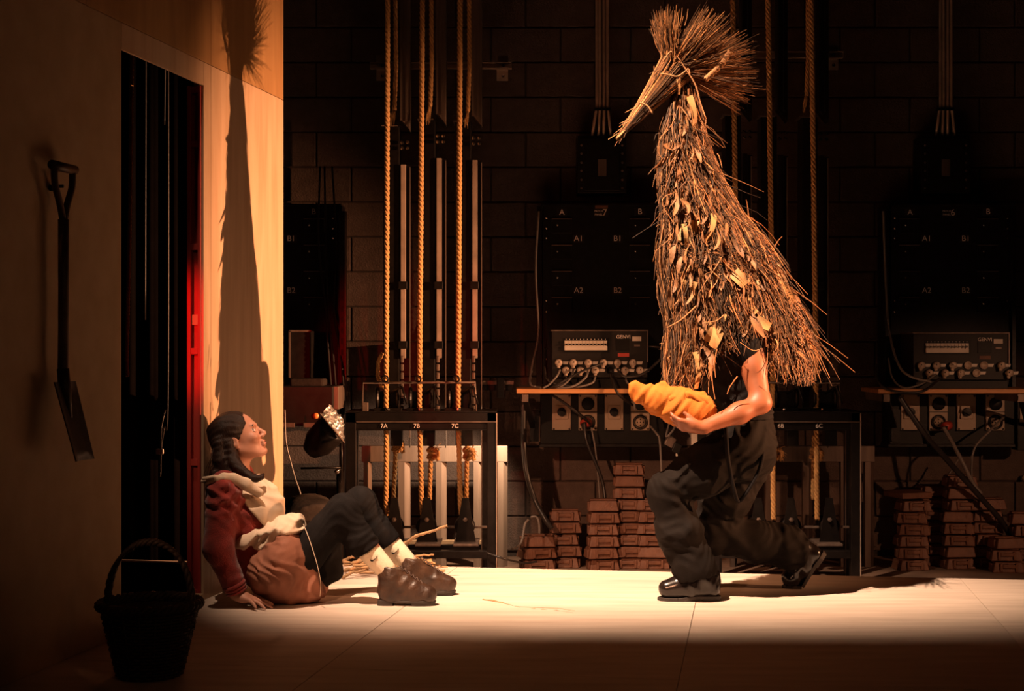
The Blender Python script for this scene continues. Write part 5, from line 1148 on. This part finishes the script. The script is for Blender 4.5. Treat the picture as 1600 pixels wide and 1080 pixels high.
for i in range(150):                 # torn shreds hanging with the straw
    v = 165 + 390 * random.random() ** .75; uc, hw = prof(v); x = random.uniform(-.97, .95); u = uc + hw * x
    if v > 490 and 1105 < u < 1222: continue
    leaf(FRONT(u, v) + Vector((0, random.uniform(-.03, 0), 0)), random.uniform(-.35, .35), random.gauss(-.12 - .25 * max(0, x), .28), random.uniform(-1.5, 1.5), random.uniform(.45, 1.0), random.choice((3, 3, 0, 5)))
# the bird head: one bundle of twigs from the beak tip through the bindings to the fanned crest
hsh = MB()
G0 = P(1056, 108, CY); T0 = P(965, 217, CY - .02)
hc = MB().tube([T0, T0.lerp(G0, .5), G0, G0.lerp(P(1100, 75, CY), .8)], [.008, .026, .062, .075], 12).build('twig_head', 'core', man, True)
Hs = Straw(); bd = (G0 - T0).normalized(); pr = Vector((-bd.z, 0, bd.x)); dp = Vector((0, 1, 0))
for i in range(1900):
    r_ = math.sqrt(random.random()); ph = random.uniform(0, 2 * math.pi); ca, sa = math.cos(ph) * r_, math.sin(ph) * r_
    s0 = random.random() ** 1.3 * .85 if random.random() < .55 else random.uniform(.75, 1.0)
    def beakp(x): rad = .007 + .078 * x ** 1.25; return T0.lerp(G0, x) + pr * (ca * rad) + dp * (sa * rad)
    pts = [beakp(s0), beakp((s0 + 1) / 2), beakp(1.0)]
    cl = ca + random.gauss(0, .16)
    if cl > .30: th, Lh, dv = math.radians(84 + random.gauss(0, 6.5)), random.uniform(36, 70), Vector((-.028, 0, .02))
    elif cl > -.05: th, Lh, dv = math.radians(54 + random.gauss(0, 8)), random.uniform(50, 88), Vector((.02, 0, .01))
    elif cl > -.55: th, Lh, dv = math.radians(24 + random.gauss(0, 15)), random.uniform(50, 100), Vector((.04, 0, -.01))
    else: th, Lh, dv = math.radians(-2 + random.gauss(0, 11)), random.uniform(45, 100), Vector((.03, 0, -.03))
    Lh *= px(CY); e = pts[-1] + dv + Vector((math.cos(th) * Lh, (sa * .6 + random.gauss(0, .25)) * Lh, math.sin(th) * Lh))
    mid = pts[-1].lerp(e, .5) + Vector((random.gauss(0, .006), random.gauss(0, .006), random.gauss(0, .006)))
    Hs.add(pts + [pts[-1].lerp(mid, .5), mid, mid.lerp(e, .5), e], random.choice((.0018, .0024, .0032)), .001, tuple(1.5 * c for c in tone()))
for i in range(60):
    x = random.uniform(.1, .95); p0 = T0.lerp(G0, x) + pr * random.uniform(-.05, .06) * x + dp * -.05 * x; e = p0 - bd * random.uniform(.03, .09) + pr * random.uniform(-.03, .03); Hs.add([p0, p0.lerp(e, .5), e], .0022, .001, tone())
for u0, v0, u1, v1 in ((1020, 125, 1022, 103), (1037, 75, 1034, 48), (1040, 85, 1036, 62), (1050, 45, 1055, 20), (1062, 40, 1066, 12), (1070, 40, 1075, 14)):
    a_, c_ = P(u0, v0, CY - .06), P(u1, v1, CY - .06); Hs.add([a_, a_.lerp(c_, .5) + Vector((.003, 0, 0)), c_], .003, .0016, (1, 1, 1))
Hs.build('twigs', hc)
yt = CY - .095
for pts in (((1036, 96), (1051, 81), (1074, 112), (1087, 134), (1094, 160), (1103, 186)), ((1032, 115), (1046, 117), (1060, 119), (1078, 105), (1092, 92)), ((1070, 100), (1076, 108), (1078, 116)), ((1000, 160), (1012, 166), (1020, 178))):
    MB().tube(spline([P(u, v, yt + (.03 if u < 1030 else 0)) for u, v in pts], 5), .0035, 6).build('twine', 'twine', hc, True)
MB().tube([P(1076, 104, yt), P(1083, 96, yt - .01), P(1091, 88, yt - .01)], [.003, .006, .007], 8).build('pale_stalk', 'husk', hc, True)
leaf(P(1059, 124, yt), 0, -.1, .3, .55, 2, hc, 'dry_leaf'); leaf(P(1062, 120, yt), 0, .2, .3, .5, 0, hc, 'dry_leaf')
mb = MB(); rope_mesh(mb, [P(1103, 124, yt - .03), P(1118, 110, yt - .06), P(1130, 98, yt - .08), P(1139, 82, yt - .08), P(1143, 87, yt - .07)], .013, .05); mb.build('braid', 'twine', hc, True)
for i in range(7): MB().tube([P(963 + i * .8, 217 + (i % 3) * 1.5, CY - .03 + .008 * i), P(968 + i, 213 - i, CY - .03 + .006 * i), P(977 + i, 203 - i, CY - .03 + .004 * i)], [.005, .006, .004], 6).build('beak_tip', 'husk', hc, True)

# ---- the bundle in the performer's arm
bu = SDF((.46, 6.36, .70), (.92, 6.86, 1.0), .0045)
bu.chain([PA(1090, 641, 6.60), PA(1062, 636, 6.60), PA(1030, 625, 6.60), PA(1006, 614, 6.60)], [.078, .080, .062, .040], .03); bu.cap(PA(1006, 614, 6.60), PA(990, 606, 6.59), .036, .024, .02)
for u, v, r in ((986, 601, .014), (985, 612, .012), (992, 600, .012), (1026, 602, .014), (1034, 600, .013), (1020, 606, .012)): bu.cap(PA(u, v, 6.585), PA(u + 10, v + 10, 6.59), r, .02, .012)
axb = PA(1006, 614, 6.6) - PA(1090, 641, 6.6); axb /= np.linalg.norm(axb)
def bfold(p):
    q = p - PA(1062, 636, 6.6); x = q @ axb; ang = np.arctan2(q[..., 2], -q[..., 1])
    a = .35 + .65 * np.abs(np.sin(x * 17 + ang * 1.3 + .6))
    return a * (.0045 * np.sin(x * 88 + 2.4 * ang + 1.7 * np.sin(x * 23 + ang * 2)) + .0035 * np.sin(x * 47 - 3.4 * ang + 1.2 * np.sin(x * 60))) + .0012 * np.sin(x * 190 + 5 * ang)
bu.warp(bfold); bun = bu.build('cloth_bundle', 'bundle', None); tag(bun, 'ochre yellow cloth bundle cradled in the performer arm', 'bundle')
tk = SDF((.60, 6.48, .76), (.94, 6.70, 1.0), .0045); tk.chain([PA(1050, 624, 6.545), PA(1075, 618, 6.55), PA(1098, 628, 6.56), PA(1108, 645, 6.57), PA(1104, 660, 6.57), PA(1090, 662, 6.55)], [.016, .022, .022, .018, .018, .013], .012); tk.warp(lambda p: fold(p, .003, 90, (.7, .1, .6), 131, .05)); tk.build('folded_end', 'bundle', bun)

# ------------------------------------------------------------------ spade, basket, branches
sp = thing('spade', 'narrow dark spade hanging on the plywood wall', 'spade', tuple(wq(2.49, .05, 1.2)))
wn = lambda q, n, z: wq(q, n, z)
qs = 2.475
MB().tube([wn(qs, .05, 1.545), wn(qs, .05, 1.3), wn(qs, .048, 1.02), wn(qs, .05, .93)], [.019, .018, .018, .020], 12).build('shaft', 'spadewood', sp, True)
for sg in (-1, 1): MB().tube(spline([wn(qs, .05, 1.53), wn(qs + sg * .028, .05, 1.60), wn(qs + sg * .062, .05, 1.66), wn(qs + sg * .068, .05, 1.72)], 4), .0125, 8).build('yoke_arm', 'spadewood', sp, True)
MB().tube([wn(qs - .085, .05, 1.725), wn(qs + .085, .05, 1.725)], .0165, 12).build('grip', 'spadewood', sp, True)
bl_ = MB(); top, bot = .985, .715; nn = 8; vs = []
for off in (0, .005):
    for i in range(nn):
        x = i / (nn - 1); z = top + (bot - top) * x
        for j in range(5):
            y = (j - 2) / 2; hw = .078 - .010 * x; vs.append(tuple(wn(qs + y * hw, .052 + .075 * x - .012 * (1 - y * y) + off, z)))
for i in range(nn - 1):
    for j in range(4):
        q = (i * 5 + j, i * 5 + j + 1, (i + 1) * 5 + j + 1, (i + 1) * 5 + j); bl_.f += [q, tuple(5 * nn + z for z in q[::-1])]
for i in range(nn - 1):
    for j in (0, 4): bl_.f.append((i * 5 + j, (i + 1) * 5 + j, 5 * nn + (i + 1) * 5 + j, 5 * nn + i * 5 + j))
for j in range(4):
    for i in (0, nn - 1): bl_.f.append((i * 5 + j, i * 5 + j + 1, 5 * nn + i * 5 + j + 1, 5 * nn + i * 5 + j))
bl_.v = vs; bl_.build('blade', 'spade', sp, True)
MB().tube([wn(qs, .048, 1.03), wn(qs, .055, .95), wn(qs, .075, .86)], [.021, .022, .008], 12).build('socket', 'spade', sp, True)
MB().tube([wn(qs, 0, 1.66), wn(qs, .05, 1.66)], .006, 8).tube([wn(qs, .0, 1.655), wn(qs, .03, 1.655)], .012, 10).build('hook', 'steel', sp, True)

BY = 5.16; bc = P(234, 540, BY); bk = thing('wicker_basket', 'dark wicker basket with a tall arched handle on the stage deck', 'basket', (bc.x, BY, 0))
R0, R1, BH = .103, .160, .238
cr = MB().lathe([(.001, .004), (R0 - .008, .004), (R1 - .010, BH - .01), (R1 - .018, BH - .012), (R0 - .016, .014), (.001, .014)], (bc.x, BY, 0), n=32); cr.build('liner', 'wicker', bk, True)
wv_ = MB(); nst = 36
for j in range(21):
    z = .010 + j * (BH - .018) / 20; r = R0 + (R1 - R0) * z / BH; pts = []
    for k in range(nst * 3 + 1):
        t = 2 * math.pi * k / (nst * 3); rr = r + .0042 * math.cos(t * nst / 2 + math.pi * j); pts.append((bc.x + rr * math.cos(t), BY + rr * math.sin(t), z))
    wv_.tube(pts, .0054, 5, False)
wv_ = wv_.build('weave', 'wicker', bk, True); wv_['kind'] = 'stuff'
for k in range(nst // 2):
    t = 2 * math.pi * (k + .5) / (nst // 2); ct, st_ = math.cos(t), math.sin(t)
    MB().tube([(bc.x + R0 * ct, BY + R0 * st_, .004), (bc.x + (R1 + .001) * ct, BY + (R1 + .001) * st_, BH)], .005, 6).build('stake', 'wicker', bk, True)
rm = MB()
for o_ in (0, 2.1, 4.2):
    rm.tube([(bc.x + (R1 + .004 + .010 * math.cos(t * 14 + o_)) * math.cos(t), BY + (R1 + .004 + .010 * math.cos(t * 14 + o_)) * math.sin(t), BH + .004 + .010 * math.sin(t * 14 + o_)) for t in np.linspace(0, 2 * math.pi, 120)], .0085, 6, False)
rm.build('rim', 'wicker', bk, True)
hd_ = MB()
for o_ in (0, 2.1, 4.2):
    pts = []
    for t in np.linspace(-.12, math.pi + .12, 70):
        x = -.142 * math.cos(t); z = BH - .02 + .232 * max(0, math.sin(t)) ** .8 - (.06 if math.sin(t) < 0 else 0) * abs(math.sin(t)) * 8; a = t * 16 + o_
        pts.append((bc.x + x + .007 * math.cos(a) * math.cos(t), BY + .007 * math.sin(a), z + .007 * math.cos(a) * math.sin(t)))
    hd_.tube(pts, .0078, 6)
hd_.build('handle', 'wicker', bk, True)

def branch(pts, r0, r1, label, group, forks=()):
    sp_ = spline(pts, 5); m = len(sp_); mb = MB().tube([p + Vector((random.gauss(0, .0015), 0, random.gauss(0, .0015))) for p in sp_], [r0 + (r1 - r0) * i / (m - 1) for i in range(m)], 7)
    for f in forks: mb.tube(spline(f, 4), [r1 * 1.1 - r1 * .6 * i / (4 * (len(f) - 1)) for i in range(4 * (len(f) - 1) + 1)], 6)
    o = mb.build('twig', 'twig', None, True, origin=tuple(Vector(pts[0]))); return tag(o, label, 'twig', group)
branch([P(755, 937, 6.70), P(785, 943, 6.62), P(815, 951, 6.50), P(835, 953, 6.47), P(870, 955, 6.43), P(900, 960, 6.36)], .0048, .0028, 'forked twig lying alone in the middle of the lit deck', None, [[P(808, 949, 6.52), P(840, 950, 6.50), P(870, 951, 6.48), P(898, 955, 6.42)]])
branch([P(560, 885, 7.45), P(610, 862, 7.40), P(635, 848, 7.36), P(650, 838, 7.33), P(670, 832, 7.3), P(698, 822, 7.3)], .010, .006, 'longest pale branch rising out of the heap behind the brown boots', 'cut branches behind the boots')
for (a_, c_, y0, y1, lab) in (((655, 898), (695, 892), 7.30, 7.36, 'short curved twig on the deck just beyond the farther boot'), ((650, 906), (694, 905), 7.28, 7.29, 'thin straight twig on the deck beyond the farther boot'), ((535, 905), (575, 890), 7.28, 7.35, 'pale branch end lying low beside the dark dress'), ((534, 893), (600, 884), 7.45, 7.5, 'branch lying behind the nearer sock'), ((560, 878), (640, 886), 7.55, 7.5, 'split branch lying behind both boots'), ((600, 868), (650, 872), 7.55, 7.52, 'broken stub of a branch by the far sock'), ((535, 878), (570, 868), 7.6, 7.6, 'branch stub showing under the nearer knee')):
    p0, p1 = P(*a_, y0), P(*c_, y1); p0.z = max(p0.z, .008); p1.z = max(p1.z, .008); branch([p0, p0.lerp(p1, .35) + Vector((0, .02, .008)), p0.lerp(p1, .7) + Vector((0, -.01, .006)), p1], .008 if 'thin' not in lab else .003, .006 if 'thin' not in lab else .002, lab, 'cut branches behind the boots')
for k in range(26):
    u0 = random.uniform(534, 600); Yb = random.uniform(7.35, 7.66); x0 = P(u0, 540, Yb).x; L_ = random.uniform(.15, .36); a_ = random.gauss(0.05, .35); z0 = random.uniform(.008, .07)
    p0 = Vector((x0, Yb, z0)); p1 = p0 + Vector((math.cos(a_) * L_, math.sin(a_) * L_ * .5, random.uniform(-.02, .05))); p1.z = max(p1.z, .01); r0 = random.uniform(.004, .009)
    branch([p0, p0.lerp(p1, .4) + Vector((0, random.gauss(0, .012), random.gauss(0.004, .008))), p0.lerp(p1, .75) + Vector((0, random.gauss(0, .012), random.gauss(.006, .008))), p1], r0, r0 * .6, 'cut branch in the heap on the deck behind the brown boots', 'heaped cut branches')
for k in range(8):
    u0 = random.uniform(632, 660); v0 = random.uniform(872, 884); p = P(u0, v0, 7.55); p.z = max(p.z, .02)
    o = bpy.data.objects.new('dry_leaf', LM[k % 3]); COL.objects.link(o); o.location = p; o.rotation_euler = (random.uniform(-.4, .4), -1.5 + random.gauss(0, .3), random.uniform(-1, 1)); o.scale = (.8,) * 3
    tag(o, 'dry curled leaf by the branches behind the boots', 'leaf', 'dry leaves by the branches')
